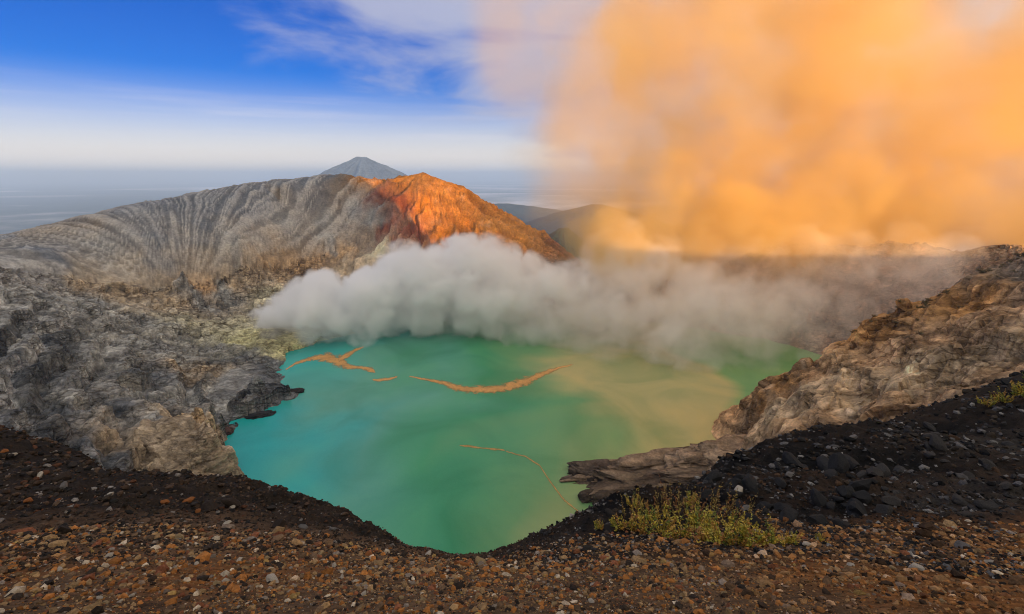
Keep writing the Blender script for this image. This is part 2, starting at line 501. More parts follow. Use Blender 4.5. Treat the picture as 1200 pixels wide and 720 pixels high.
# ash slope: rills that run together at the foot of the bowl
Pf = np.array(aty(213, 330, 690))
th = np.arctan2(Y - Pf[1], X - Pf[0])
rd = np.hypot(X - Pf[0], Y - Pf[1])
shelf_xy = np.array([aty(*q[:3]) for q in shelf])
sh_d = np.full(X.shape, 1e9)
for a, b in zip(shelf_xy[:-1], shelf_xy[1:]):
    ab = b[:2] - a[:2]
    t_ = np.clip(((X - a[0]) * ab[0] + (Y - a[1]) * ab[1]) / (ab @ ab), 0, 1)
    dx, dy = X - a[0] - t_ * ab[0], Y - a[1] - t_ * ab[1]
    dd = np.hypot(dx, dy)
    side = np.sign(ab[0] * (Y - a[1]) - ab[1] * (X - a[0]))
    sh_d = np.where(dd < np.abs(sh_d), dd * side, sh_d)
ash = smooth(4, 28, sh_d) * smooth(-150, -260, X - (Y - 1000) * 0.15) * (Y > 100)
warp = fbm(X / 90, Y / 90, octs=4) * 0.10
rill = fbm((th + warp) * 7.5, np.log(rd + 20) * 0.45, octs=2, gain=0.5, ridged=True)
rill2 = fbm((th + warp * .7 + fbm(X / 28, Y / 28, octs=3) * .028) * 23, np.log(rd + 20) * 0.35 + 7, octs=2, gain=0.55, ridged=True)
Z += ash * (rill * 4.5 + rill2 * 4.2) * np.clip(rd / 170, 0.2, 1.1) * smooth(0, 18, sh_d)
# peak: gullies fanning from the summit
Ps = np.array(aty(497, 205, 1135))
ths = np.arctan2(Y - Ps[1], X - Ps[0])
rs = np.hypot(X - Ps[0], Y - Ps[1])
pk = smooth(430, 250, rs) * smooth(-330, -240, X) * (Y > 780)
gul = fbm((ths + fbm(X / 70, Y / 70, octs=3) * 0.25) * 5.5, np.log(rs + 30) * 0.9, octs=4, gain=0.55, ridged=True)
Z += pk * gul * 27 * smooth(10, 120, rs)
# overall relief
rock = 1 - np.clip(ash + pk * 0.5, 0, 1)
Z += rock * fbm(X / 120, Y / 120, octs=4) * 7 * smooth(60, 200, RR)
inner = rock * smooth(-3, 12, Z) * smooth(1400, 1000, RR)
Z += inner * (fbm(X / 46, Y / 46, octs=6, gain=0.55, ridged=True) - 0.35) * 9.0
right = smooth(60, 150, X) * (RR < 620)
leftw = smooth(-120, -200, X)
# strata: benches on the left wall
zz = Z + fbm(X / 80, Y / 80, octs=3) * 10
shx = np.interp(Y, [230, 300, 312, 330, 370, 392, 402, 414, 432, 445, 452, 470, 500, 540, 560, 600, 640], [-170, -196, -201, -212, -232, -240, -224, -219, -208, -204, -208, -226, -244, -258, -266, -240, -200])
shx = shx + fbm(X / 16, Y / 16, octs=4) * 9
land = (shx - X) * (Y < 640) * (X < -80)
Z = np.where((land > 0) & (Y > 225), np.maximum(Z, np.minimum(land * .55, 7 + land * .06) + 2.5 * fbm(X / 20, Y / 20, octs=4)), Z)
Z = np.where((land < -4) & (X > -300) & (X < -80) & (Y > 300) & (Y < 640), np.minimum(Z, -1.5), Z)


def terrace(z, h, k):
    q_ = z / h
    fr = q_ - np.floor(q_)
    return (np.floor(q_) + smooth(k, 1 - k * .3, fr)) * h - z


lowl = leftw * inner * smooth(560, 430, Y)
Z += lowl * terrace(zz, 12.0, .5) * 1.25 + (leftw * inner - lowl) * terrace(zz, 16.0, .3) * .45
# the tan spur: slabs and clefts that run down its face
rt = smooth(60, 150, X) * smooth(520, 430, Y)
ca, sa = math.cos(.75), math.sin(.75)
ua, ub = X * ca + Y * sa, -X * sa + Y * ca
wv_ = fbm(X / 60, Y / 60, octs=3) * 14
slab = fbm((ua + wv_) / 26, (ub + wv_) / 95, octs=4, gain=.5, ridged=True)
Z += rt * inner * ((slab - .3) * 7 + terrace(Z + fbm(X / 40, Y / 40, octs=3) * 8 + ub * .12, 15.0, .4) * .55)
P = np.stack([X, Y, Z], -1)
nrm = normals_of(P)
q = P / 30.0
ang = 0.5
qs = np.stack([q[..., 0] * math.cos(ang) + q[..., 2] * math.sin(ang), q[..., 1], (-q[..., 0] * math.sin(ang) + q[..., 2] * math.cos(ang)) * 2.2], -1)
d3 = fbm(q[..., 0], q[..., 1], q[..., 2], octs=5, gain=0.6, ridged=True) - 0.3
d3r = fbm(qs[..., 0], qs[..., 1], qs[..., 2], octs=5, gain=0.6, ridged=True) - 0.3
disp = np.where(right > .5, d3r * 1.2, d3 * 2.2) * inner + pk * d3 * 1.2
mk = (inner > .04) | (pk > .04)
pm = P[mk]
rr_ = right[mk][:, None]
wob = np.stack([fbm(pm[:, 0] / 22, pm[:, 1] / 22, pm[:, 2] / 22, octs=3), fbm(pm[:, 0] / 22 + 40, pm[:, 1] / 22, pm[:, 2] / 22, octs=3), fbm(pm[:, 0] / 22, pm[:, 1] / 22 + 40, pm[:, 2] / 22, octs=3)], -1)
pm = pm + wob * np.where(rr_ > .5, 1.0, 2.5)
ca, sa = math.cos(.55), math.sin(.55)
pt = np.stack([pm[:, 0] * ca + pm[:, 2] * sa, pm[:, 1], -pm[:, 0] * sa + pm[:, 2] * ca], -1)       # bedding tilted on the spur
pt = np.where(rr_ > .5, pt * np.array((.55, .8, 1.35)), pm * np.array((.8, .8, 1.3)))
f1, e1_ = facet(pt / 24.0, 3)
f2, e2_ = facet(pt / 9.0, 11)
wgt = inner[mk] * (1 - .6 * pk[mk]) * (1 - .45 * lowl[mk]) + .10 * pk[mk]
big = np.where(rr_[:, 0] > .5, 5.0, 3.6)
sml = np.where(rr_[:, 0] > .5, 1.3, 2.4)
disp[mk] += wgt * (f1 * big + f2 * sml - 1.6 * smooth(.10, .0, e1_) - 1.0 * smooth(.12, .0, e2_))
fac_t = np.zeros(X.shape)
fac_t[mk] = (f1 * .6 + f2 * .8) * wgt
edge_t = np.ones(X.shape)
edge_t[mk] = np.minimum(e1_ * 1.2, e2_)
P += nrm * disp[..., None]
# colour: the control colours, drifting with noise
wx = X + fbm(X / 40, Y / 40, Z / 40, octs=4) * 34
wy = Y + fbm(X / 40 + 50, Y / 40, Z / 40, octs=4) * 34
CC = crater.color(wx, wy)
mot = fbm(X / 18, Y / 18, Z / 14, octs=4)
CC *= (1 + 0.45 * mot)[..., None]
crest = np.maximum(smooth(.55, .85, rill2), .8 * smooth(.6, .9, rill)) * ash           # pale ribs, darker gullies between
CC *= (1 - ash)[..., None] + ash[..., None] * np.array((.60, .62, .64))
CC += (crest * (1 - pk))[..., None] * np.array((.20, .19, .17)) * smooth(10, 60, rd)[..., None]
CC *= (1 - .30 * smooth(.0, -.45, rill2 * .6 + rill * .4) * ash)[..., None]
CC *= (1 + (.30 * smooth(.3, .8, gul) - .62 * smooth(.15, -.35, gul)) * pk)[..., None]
pale = smooth(0.18, 0.5, fbm(X / 26 + 9, Y / 26, Z / 20, octs=4)) * inner
CC = CC * (1 - 0.5 * pale[..., None]) + 0.5 * pale[..., None] * np.where(right[..., None] > .5, np.array((.60, .47, .33)), np.array((.46, .44, .38)))
band = perlin(np.floor((zz + 3 * mot) / 4.3) * 7.7 + .37, X * 0 + .4)          # strata of different stone
CC *= (1 + np.clip(1.3 * band, -.75, .8) * np.maximum(lowl, .4 * rt))[..., None]
crk = smooth(.16, .02, edge_t) * inner                  # darker along the joints between the blocks
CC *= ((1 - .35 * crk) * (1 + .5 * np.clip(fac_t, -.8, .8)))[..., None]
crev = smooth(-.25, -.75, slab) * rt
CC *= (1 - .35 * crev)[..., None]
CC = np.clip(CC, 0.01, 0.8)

PCR = P.copy()
fx = (X[:-1, :-1] + X[1:, 1:]) / 2
fy = (Y[:-1, :-1] + Y[1:, 1:]) / 2
under = Z[:-1, :-1] < -14
is_cliff = (fx > 60) & (fy < 440 + (fx - 180) * 0.15) & ~under
is_ridge = (fx > 60) & ~is_cliff & ~under
is_peak = ~is_cliff & ~is_ridge & ~under & (fy > 780) & (fx > -330)
shd = sh_d[:-1, :-1]
is_ash = ~is_cliff & ~is_ridge & ~is_peak & ~under & (shd > 6)
is_wall = ~is_ash & ~is_cliff & ~is_ridge & ~is_peak & ~under
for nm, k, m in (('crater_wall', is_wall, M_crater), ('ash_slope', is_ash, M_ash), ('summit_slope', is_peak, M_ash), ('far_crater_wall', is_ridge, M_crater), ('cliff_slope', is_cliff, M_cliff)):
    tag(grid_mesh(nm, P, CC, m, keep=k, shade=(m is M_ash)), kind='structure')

# ------------------------------------------------------------------ ground of the rim in front of the camera
G_BR, G_OR, G_DK, G_BK, G_GY = (.10, .062, .036), (.17, .074, .025), (.022, .017, .013), (.008, .008, .008), (.03, .027, .024)
edge_l = [(-150, 528, 46, G_DK), (0, 531, 36, G_DK), (60, 532, 34, G_DK), (110, 543, 31, G_DK), (135, 564, 26.5, G_DK), (180, 572, 25.5, G_DK), (240, 571, 24.5, G_DK), (300, 583, 21.5, G_DK), (350, 591, 19, G_DK),
          (400, 606, 16, G_DK), (450, 626, 12.5, G_DK), (490, 644, 9.6, G_DK), (510, 652, 8.6, G_BR), (560, 660, 7.8, G_BR), (600, 661, 7.8, G_BR), (622, 652, 8.4, G_DK), (655, 634, 9.6, G_DK), (690, 608, 12, G_BK), (712, 600, 13.5, G_BK)]
edge_r = [(712, 600, 13.5, G_BK), (760, 596, 15, G_BK), (815, 575, 18, G_BK), (838, 548, 22, G_BK), (880, 532, 26, G_BK), (940, 521, 32, G_BK), (1000, 506, 38, G_DK), (1060, 490, 46, G_DK), (1100, 477, 52, G_DK), (1150, 465, 57, G_GY), (1200, 453, 63, VEG), (1300, 430, 70, VEG), (1450, 400, 76, G_DK)]
Gc = densify(edge_l, 2) + densify(edge_r, 2)[1:] + [
    (0, 720, 3.2, G_BR), (300, 720, 3.2, G_BR), (600, 720, 3.2, G_BR), (900, 720, 3.2, G_BR), (1200, 720, 3.2, G_OR), (-300, 720, 3.2, G_BR), (1500, 720, 3.2, G_OR),
    (0, 680, 4.6, G_OR), (100, 680, 4.6, G_BR), (250, 680, 4.6, G_OR), (450, 690, 4.4, G_BR), (650, 690, 4.4, G_BR), (850, 680, 4.6, G_BR), (1000, 680, 4.6, G_OR), (1150, 690, 4.4, G_OR),
    (0, 640, 6.9, G_BR), (80, 632, 7.4, G_BR), (160, 625, 7.8, G_BR), (250, 632, 7.6, G_BR), (340, 632, 7.8, G_BR), (430, 648, 7.4, G_BR), (120, 600, 12, G_DK), (40, 600, 12.5, G_DK), (220, 600, 14, G_DK), (320, 608, 13.5, G_DK), (400, 625, 11, G_DK),
    (60, 560, 20, G_DK), (0, 550, 23, G_DK), (130, 580, 18, G_DK), (-150, 600, 14, G_DK), (-150, 680, 4.8, G_BR),
    (660, 660, 7, G_DK), (720, 645, 7.2, G_DK), (700, 625, 9.2, G_BK), (760, 625, 8.6, G_BK), (830, 632, 7.6, G_BK), (900, 632, 7.4, G_BK), (960, 640, 6.8, G_BR), (1050, 638, 6.8, G_GY), (1130, 640, 6.6, G_OR), (1200, 645, 6.4, G_OR), (1400, 650, 6.4, G_OR),
    (850, 600, 11.5, G_BK), (930, 610, 9.4, G_BK), (860, 560, 19, G_BK), (950, 560, 19, G_BK), (1000, 600, 10.5, G_BK), (1050, 560, 19, G_BK), (1100, 600, 10.5, G_GY), (1150, 540, 24, G_GY), (1200, 590, 12, G_GY), (1100, 515, 34, G_BK), (1200, 490, 44, G_DK), (1200, 530, 27, G_GY), (1400, 560, 18, G_GY)]
pts, cols = [], []
for px, py, yy, c in Gc:
    pts.append(aty(px, py, yy)); cols.append(c)
for e in densify(edge_l, 1) + densify(edge_r, 1)[1:]:          # the ground falls away behind its own edge
    x, y, z = aty(*e[:3])
    r0 = math.hypot(x, y)
    for add, drop in ((6, 1.25), (30, 1.15), (90, 1.0)):
        k = (r0 + add) / r0
        zz_ = CAMZ - (CAMZ - z) * k - add * 0.45 * drop
        pts.append((x * k, y * k, max(zz_, 60))); cols.append(e[3])
for p in [(0, 0, 198.3), (3, 0, 198.3), (-3, 0, 198.3), (0, -3, 198.5), (8, 0, 198.6), (-8, 0, 198.2), (20, 0, 199), (-20, 0, 197), (50, 0, 200), (-50, 0, 196), (0, 1.5, 197.6)]:
    pts.append(p); cols.append(G_BR)
rim = RBF(pts, cols)
azg = np.linspace(R(-78), R(78), 720)
rg = np.exp(np.linspace(math.log(1.2), math.log(135), 260))
A, RR = np.meshgrid(azg, rg)
X, Y = np.sin(A) * RR, np.cos(A) * RR


def ground_z(x, y):
    r = np.hypot(x, y)
    dk = smooth(7.5, 12, y)
    return rim.z(x, y) + fbm(x / 5, y / 5, octs=4) * (0.10 + 0.75 * dk) + fbm(x / 2.4 + 8, y / 2.4, octs=3) * .45 * smooth(6.8, 11, y) + fbm(x / 1.3 + 3, y / 1.3, octs=5, gain=0.6, ridged=True) * (0.05 + 0.38 * dk) * smooth(1, 4, r) \
        + fbm(x / 0.35, y / 0.35, octs=3) * (0.035 + 0.06 * dk)


Z = ground_z(X, Y)
P = np.stack([X, Y, Z], -1)
CG = rim.color(X + fbm(X / 2, Y / 2, octs=4) * 1.6 * np.clip(RR / 8, .4, 4), Y + fbm(X / 2 + 9, Y / 2, octs=4) * 1.2 * np.clip(RR / 8, .4, 4))
CG *= (1 + 0.5 * fbm(X / 0.8, Y / 0.8, octs=4))[..., None]
CG = np.clip(CG, 0.006, 1)
tag(grid_mesh('rim_ground', P, CG, M_soil), kind='structure')

# ------------------------------------------------------------------ unseen rim behind the camera, its ridge heights shaped to shade the crater
prof_x = [-2500, -1500, -300, -40, 128, 322, 475, 540, 585, 640, 700, 1200, 2800]
prof_z = [330, 330, 315, 305, 345, 392, 428, 410, 258, 236, 228, 228, 224]
xs = np.linspace(-2400, 2700, 300)
ys = np.concatenate([np.linspace(-1400, -200, 30), np.linspace(-190, 0.0, 40)])
X, Y = np.meshgrid(xs, ys)
ridge = np.interp(X, prof_x, prof_z)
front = np.interp(X, [-2400, -60, 0, 60, 400, 2700], [120, 196, 197.6, 198, 150, 150])
t_ = np.clip((Y + 150) / 150, 0, 1)
Zf = ridge + (front - ridge) * smooth(0, 1, t_)
back = np.clip((-150 - Y) / 1250, 0, 1)
Z = np.where(Y > -150, Zf, ridge - back * (ridge + 150))
Z += fbm(X / 60, Y / 60, octs=4) * 3 * smooth(5, 60, np.hypot(X, Y)) * (Y > -140) * (Y < -20)
Zb = np.where(np.hypot(X, Y) < 60, np.minimum(Z, 198.2 + np.clip(-Y - 4, 0, 60) * .5), Z)
BC = np.broadcast_to(np.array(G_BR), X.shape + (3,))
tag(grid_mesh('rim_shade_hill', np.stack([X, Y, Zb - 0.35], -1), BC, M_crater), kind='structure')

# ------------------------------------------------------------------ lake
m = bpy.data.materials.new('lake_water')
m.use_nodes = True
t = m.node_tree
b = t.nodes['Principled BSDF']
tc = N(t, 'ShaderNodeTexCoord')
sx = N(t, 'ShaderNodeSeparateXYZ')
t.links.new(tc.outputs['Object'], sx.inputs[0])
nA = N(t, 'ShaderNodeTexNoise', i={'Scale': 0.0055, 'Detail': 3.0, 'Roughness': 0.45, 'Distortion': 0.5})
t.links.new(tc.outputs['Object'], nA.inputs['Vector'])
# turquoise by the near western shore, green in the middle, olive in the east: sulphur, with the smoke's reflection put into the colour
gx = math_n(t, 'MULTIPLY_ADD', sx.outputs[0], 1 / 480.0, 0.5)
gx = math_n(t, 'ADD', gx, math_n(t, 'MULTIPLY_ADD', nA.outputs['Fac'], 0.85, -0.425))
wcol = ramp_n(t, gx, [(0.06, (.02, .36, .34)), (0.24, (.085, .33, .24)), (0.45, (.04, .28, .12)), (0.57, (.12, .30, .12)), (0.66, (.38, .37, .15)), (0.92, (.39, .37, .15)), (1.0, (.14, .32, .11))])
nB = N(t, 'ShaderNodeTexNoise', i={'Scale': 0.012, 'Detail': 5.0, 'Roughness': 0.5, 'Distortion': 0.9})
t.links.new(tc.outputs['Object'], nB.inputs['Vector'])
rB = ramp_n(t, nB.outputs['Fac'], [(0.35, (.72, .85, .8)), (0.5, (1, 1, 1)), (0.65, (1.25, 1.1, 1.05))])
t.links.new(mixc(t, 1.0, wcol.outputs[0], rB.outputs[0], 'MULTIPLY'), b.inputs['Base Color'])
b.inputs['Roughness'].default_value = 0.22
b.inputs['IOR'].default_value = 1.33
nC = N(t, 'ShaderNodeTexNoise', i={'Scale': 0.22, 'Detail': 6.0, 'Roughness': 0.7})
t.links.new(tc.outputs['Object'], nC.inputs['Vector'])
bp = N(t, 'ShaderNodeBump', i={'Strength': 0.5, 'Distance': 0.5})
t.links.new(nC.outputs['Fac'], bp.inputs['Height'])
t.links.new(bp.outputs[0], b.inputs['Normal'])
xs, ys = np.linspace(-430, 520, 60), np.linspace(120, 880, 50)
X, Y = np.meshgrid(xs, ys)
tag(grid_mesh('lake_water', np.stack([X, Y, X * 0], -1), None, m), kind='structure')

# ------------------------------------------------------------------ lowland to the horizon, far hills, far volcano
def disc_sheet(name, z, r0, r1, mat, n=96):
    a = np.linspace(0, 2 * math.pi, n + 1)
    r = np.array([r0, r0 * 4, r1 * .3, r1])
    A_, R_ = np.meshgrid(a, r)
    return grid_mesh(name, np.stack([np.sin(A_) * R_, np.cos(A_) * R_, R_ * 0 + z], -1), None, mat)


LOWZ = -900.0
low = rock_mat('lowland', 0.0004, 1.0, 0.4, tint=(.05, .07, .06))
t = low.node_tree
tcl = N(t, 'ShaderNodeTexCoord')
nl = N(t, 'ShaderNodeTexNoise', i={'Scale': 0.00007, 'Detail': 8.0, 'Roughness': 0.6, 'Distortion': 0.6})
t.links.new(tcl.outputs['Object'], nl.inputs['Vector'])
fl = N(t, 'ShaderNodeMapRange', interpolation_type='SMOOTHSTEP', i={'From Min': 0.46, 'From Max': 0.62})
t.links.new(nl.outputs['Fac'], fl.inputs[0])
bl_ = t.nodes['Principled BSDF']
src = bl_.inputs['Base Color'].links[0].from_socket
t.links.new(mixc(t, fl.outputs[0], src, (.75, .76, .78)), bl_.inputs['Base Color'])      # low cloud lying on the plain
tag(disc_sheet('lowland_terrain', LOWZ, 10, 240000, low), kind='structure')


def cone(name, cx, cyy, zt, zb, rad, seed, mat, colr, n=220, power=1.25, rg_amp=0.06, top=0.03):
    a = np.linspace(0, 2 * math.pi, n)
    r = np.linspace(0, 1, 110) ** 1.3
    A_, R_ = np.meshgrid(a, r)
    rid = fbm(np.cos(A_) * 3.2 + seed + R_ * .6, np.sin(A_) * 3.2 + R_ * .8, octs=5, gain=.55, ridged=True)
    H = np.clip(1 - np.maximum(R_ - top, 0), 0, 1) ** power
    z = zb + (zt - zb) * (H + rid * rg_amp * smooth(0, .3, R_) * (1 - R_))
    x = cx + np.cos(A_) * R_ * rad
    y = cyy + np.sin(A_) * R_ * rad
    z += fbm(x / rad * 14, y / rad * 14, octs=5) * (zt - zb) * 0.02
    cc = np.broadcast_to(np.array(colr), x.shape + (3,)) * (1 + .4 * rid)[..., None]
    return tag(grid_mesh(name, np.stack([x, y, z], -1), np.clip(cc, .01, 1), mat), kind='structure')


x, y, z = aty(420, 187, 11000)
cone('far_volcano_hill', x, y + 250, z + 50, LOWZ, 3300, 3.3, M_far, (.06, .10, .17), power=1.35, rg_amp=.12, top=.03)  # blue of the distant air is put into the cone's colour
for (px, py, yy, rad, s, cc) in [(660, 268, 2700, 900, 1.7, (.008, .03, .035)), (700, 240, 6500, 2400, 4.1, (.012, .035, .06)), (590, 239, 9500, 3600, 8.2, (.04, .06, .07)), (893, 291, 3400, 900, 6.1, (.02, .045, .05))]:  # hill colours made bluer to carry the haze of distance
    x, y, z = aty(px, py, yy)
    cone('forest_hill', x, y, z, LOWZ, rad, s, M_far, cc, power=1.1, rg_amp=.12)

# ------------------------------------------------------------------ rock outcrops by the water
def lump(name, centre, size, rot, seed, colr, mat, n=5, amp=0.28, freq=1.6, strata=0.0, cut=None):
    bm = bmesh.new()
    bmesh.ops.create_icosphere(bm, subdivisions=n, radius=1.0)
    V = np.array([v.co[:] for v in bm.verts])
    F = np.array([[v.index for v in f.verts] for f in bm.faces])
    bm.free()
    k = fbm(V[:, 0] * freq + seed, V[:, 1] * freq, V[:, 2] * freq, octs=6, gain=0.55, ridged=True)
    b_ = fbm(V[:, 0] * .9 + seed * 2, V[:, 1] * .9, V[:, 2] * .9, octs=3)
    s_ = 1 + amp * k + 0.35 * b_
    if strata:
        s_ += strata * (np.abs((V[:, 2] * 5 + b_ * 2 + V[:, 0]) % 1 - .5) - .25)
    # squarer than a ball
    V = np.sign(V) * np.abs(V) ** 0.72 * s_[:, None]
    shade = 1.0 + 0 * s_
    if cut:
        r_ = np.random.default_rng(int(seed * 10))
        for j in range(cut):
            nv = r_.normal(size=3); nv[2] = abs(nv[2]) * .6; nv /= np.linalg.norm(nv)
            V = V - np.maximum(V @ nv - r_.uniform(.62, .9), 0)[:, None] * nv[None] * .92
        fa, ea = facet(V * np.array((1.6, 1.6, 2.2)) + seed, 5)
        fb, eb = facet(V * np.array((4.2, 4.2, 5.5)) + seed, 9)
        V = V + V / np.linalg.norm(V, axis=1)[:, None] * (.16 * fa + .07 * fb - .04 * smooth(.12, 0, ea) - .03 * smooth(.12, 0, eb))[:, None]
        shade = 1 + .55 * np.clip(fa, -.8, .8) + .35 * np.clip(fb, -.8, .8)
    V = V * np.array(size)
    c_, s2 = math.cos(rot), math.sin(rot)
    V = np.stack([V[:, 0] * c_ - V[:, 1] * s2, V[:, 0] * s2 + V[:, 1] * c_, V[:, 2]], 1)
    cc = np.array(colr)[None] * shade[:, None] * (1 + .5 * fbm(V[:, 0] / size[0] * 3, V[:, 1] / size[0] * 3, V[:, 2] / size[0] * 5 + seed, octs=4))[:, None]
    o = quad_mesh(name, V, F, np.clip(cc, .01, .8), mat)
    o.location = centre
    return o


M_outcrop = rock_mat('outcrop_rock', 0.09, 3.0, 0.36, fine=6.0, strata=1.8, cracks=0.06)
x, y, z = aty(214, 545, 300)
tag(lump('rock_outcrop', (x, y, 3), (31, 26, 33), .5, 2.2, (.40, .32, .23), M_outcrop, n=6, amp=.42, freq=1.9, strata=.16, cut=7), 'pale buff rock bluff with a flat top above turquoise water', 'rock outcrop')
# layered ledge at the foot of the tan cliff
ledge = bpy.data.objects.new('rock_ledge', None)
col.objects.link(ledge)
lx, ly, _ = onz(785, 558, 0)
ledge.location = (lx, ly, 0)
tag(ledge, 'layered brown rock ledge reaching into the lake below the tan cliff', 'rock ledge')
for k, (ox, oy, oz, sz, rt_, cc) in enumerate([(-8, -2, 0, (60, 24, 6), .10, (.13, .095, .065)), (2, 10, 4, (58, 16, 6.5), .16, (.26, .185, .12)), (-18, -12, 3, (36, 13, 5), -.05, (.20, .15, .10)),
                                        (24, 6, 8, (44, 17, 7), .22, (.30, .215, .14)), (14, -10, 7, (40, 10, 6), .05, (.17, .125, .085)), (46, 0, 12, (36, 18, 9), .3, (.33, .235, .15)), (-44, 4, 1, (20, 13, 5), .3, (.10, .075, .055)), (50, -16, 10, (30, 12, 8), .1, (.24, .175, .12))]):
    o = lump('rock_slab', (ox, oy, oz), sz, rt_, 3.1 + k * 2.3, cc, M_outcrop, n=5, amp=.38, freq=2.4, strata=.22, cut=6)
    o.parent = ledge
for px, py, sz, lab in [(690, 584, (5.5, 4, 3.0), 'dark boulder standing in the water off the layered ledge'), (708, 590, (7, 5, 4.2), 'brown boulder at the water line between ledge and dark slope'), (728, 592, (6, 5, 4), 'low brown rock on the shore under the layered ledge')]:
    x, y, z = onz(px, py, 0)
    tag(lump('shore_boulder', (x, y, sz[2] * .45), sz, .4, px * .37, (.09, .07, .05), M_outcrop, n=4), lab, 'boulder')
for px, py, sz, lab, cc in [(340, 461, (10, 4, 2.2), 'dark rock spit pointing out into the lake', (.05, .045, .04)), (306, 487, (9, 4, 2), 'low dark rock point at the turquoise shallows', (.05, .05, .05)), (263, 508, (5, 4, 3), 'small reddish rock at the foot of the buff bluff', (.12, .07, .055)),
                            (258, 562, (6, 4, 4), 'grey rock at the water line beneath the buff bluff', (.10, .095, .09))]:
    x, y, z = onz(px, py, 0)
    tag(lump('shore_rock', (x, y, -.3), sz, .5, px * .11, cc, M_outcrop, n=4, amp=.6, freq=2.2), lab, 'rock')

# ------------------------------------------------------------------ floating sulphur on the lake
M_scum = rock_mat('sulphur_scum', 0.08, 0.05, 0.25, rough=0.7, tint=(.56, .31, .11))
M_scum2 = rock_mat('pale_scum', 0.08, 0.05, 0.25, rough=0.7, tint=(.42, .28, .10))


for m_ in (M_scum, M_scum2):
    t = m_.node_tree
    b = t.nodes['Principled BSDF']
    at = N(t, 'ShaderNodeAttribute', attribute_name='tint')
    nf = N(t, 'ShaderNodeTexNoise', i={'Scale': 0.16, 'Detail': 8.0, 'Roughness': 0.7, 'Distortion': 0.8})
    tcs = N(t, 'ShaderNodeTexCoord')
    t.links.new(tcs.outputs['Object'], nf.inputs['Vector'])
    fr = N(t, 'ShaderNodeMapRange', interpolation_type='SMOOTHSTEP', i={'From Min': 0.42, 'From Max': 0.66})
    t.links.new(math_n(t, 'MULTIPLY_ADD', at.outputs['Fac'], 0.42, math_n(t, 'MULTIPLY', nf.outputs['Fac'], 0.62)), fr.inputs[0])
    t.links.new(fr.outputs[0], b.inputs['Alpha'])


def slick(line, lab, mat, z=0.12):
    """line of (px, py, half width in px across the view direction)"""
    pts_ = []
    for a_, b_ in zip(line[:-1], line[1:]):
        for k in range(8):
            t_ = k / 8
            pts_.append([a_[i] + (b_[i] - a_[i]) * t_ for i in range(3)])
    pts_.append(list(line[-1]))
    pts_ = np.array(pts_)
    s_ = np.arange(len(pts_)) / 8
    jit = fbm(s_ * 1.3 + line[0][0], s_ * 0, octs=4)
    w1 = 3.0 * pts_[:, 2] * (1 + .5 * fbm(s_ * 2.1, s_ * 0 + 3, octs=4)) + .15
    w2 = 3.0 * pts_[:, 2] * (1 + .5 * fbm(s_ * 2.1, s_ * 0 + 8, octs=4)) + .15
    rows = [[], [], []]
    for (px, py, w), j, u1, u2 in zip(pts_, jit, w1, w2):
        for r_, yy in enumerate((py + j * 1.2 - u1, py + j * 1.2, py + j * 1.2 + u2)):
            rows[r_].append(onz(px, yy, z))
    G_ = np.array(rows)
    cc = np.zeros(G_.shape)
    cc[1, 1:-1] = 1.0
    return tag(grid_mesh('sulphur_slick', G_, cc, mat), lab, 'sulphur slick')


slick([(334, 434, .4), (348, 425, .9), (366, 420, 1.5), (384, 419, 3.4), (398, 424, 4.2), (410, 430, 1.6), (424, 431, 1.0), (436, 434, 2.0), (440, 436, .4)], 'wavy orange sulphur slick near the steaming shore', M_scum)
slick([(396, 422, 1.6), (408, 416, 2.0), (416, 411, 1.0), (427, 406, .5)], 'short orange slick arm reaching towards the steam', M_scum, .18)
slick([(436, 445, .4), (446, 446, 1.1), (462, 443, .7), (466, 441, .3)], 'tiny orange slick between the two long ones', M_scum)
slick([(478, 441, .3), (500, 445, .8), (520, 449, 1.6), (535, 455, 2.4), (560, 457, 2.3), (585, 456, 2.6), (605, 451, 3.4), (622, 445, 2.6), (640, 437, 1.8), (656, 431, .6), (672, 427, .3)], 'long curved orange sulphur slick in the middle of the lake', M_scum)
slick([(538, 522, .3), (548, 523, .8), (565, 525, .5), (582, 527, .8), (592, 528, .3)], 'thin reddish slick line on the green water', M_scum2)
slick([(592, 529, .3), (615, 535, .5), (632, 545, .6), (645, 565, .9), (660, 585, .9), (676, 598, .5), (686, 603, .2)], 'faint curved slick bending towards the layered ledge', M_scum2)

# ------------------------------------------------------------------ stones of the rim
ICO_V = []
_bm = bmesh.new()
bmesh.ops.create_icosphere(_bm, subdivisions=1, radius=1.0)
ICO_V = np.array([v.co[:] for v in _bm.verts], np.float32)
ICO_F = np.array([[v.index for v in f.verts] for f in _bm.faces], np.int32)
_bm.free()
PAL_G = np.array([(.26, .165, .08), (.29, .12, .035), (.19, .155, .125), (.035, .026, .02), (.44, .36, .26), (.18, .07, .035), (.13, .082, .047), (.31, .20, .07)])
PW_G = [.22, .23, .06, .17, .05, .09, .15, .03]
PAL_D = np.array([(.03, .023, .017), (.055, .035, .023), (.085, .058, .04), (.20, .18, .16), (.10, .045, .025), (.018, .017, .016)])
PW_D = [.34, .24, .14, .04, .06, .18]
PAL_B = np.array([(.013, .013, .013), (.035, .034, .035), (.09, .086, .086), (.035, .027, .02), (.21, .20, .185), (.06, .036, .022)])
PW_B = [.36, .22, .14, .16, .05, .07]


def pick(n, pal, pw):
    i = rng.choice(len(pal), n, p=pw)
    return pal[i] * rng.uniform(.7, 1.35, (n, 1))


OCT_V = np.array([(1, 0, 0), (-1, 0, 0), (0, 1, 0), (0, -1, 0), (0, 0, 1), (0, 0, -1)], np.float32)
OCT_F = np.array([(0, 2, 4), (2, 1, 4), (1, 3, 4), (3, 0, 4), (2, 0, 5), (1, 2, 5), (3, 1, 5), (0, 3, 5)], np.int32)


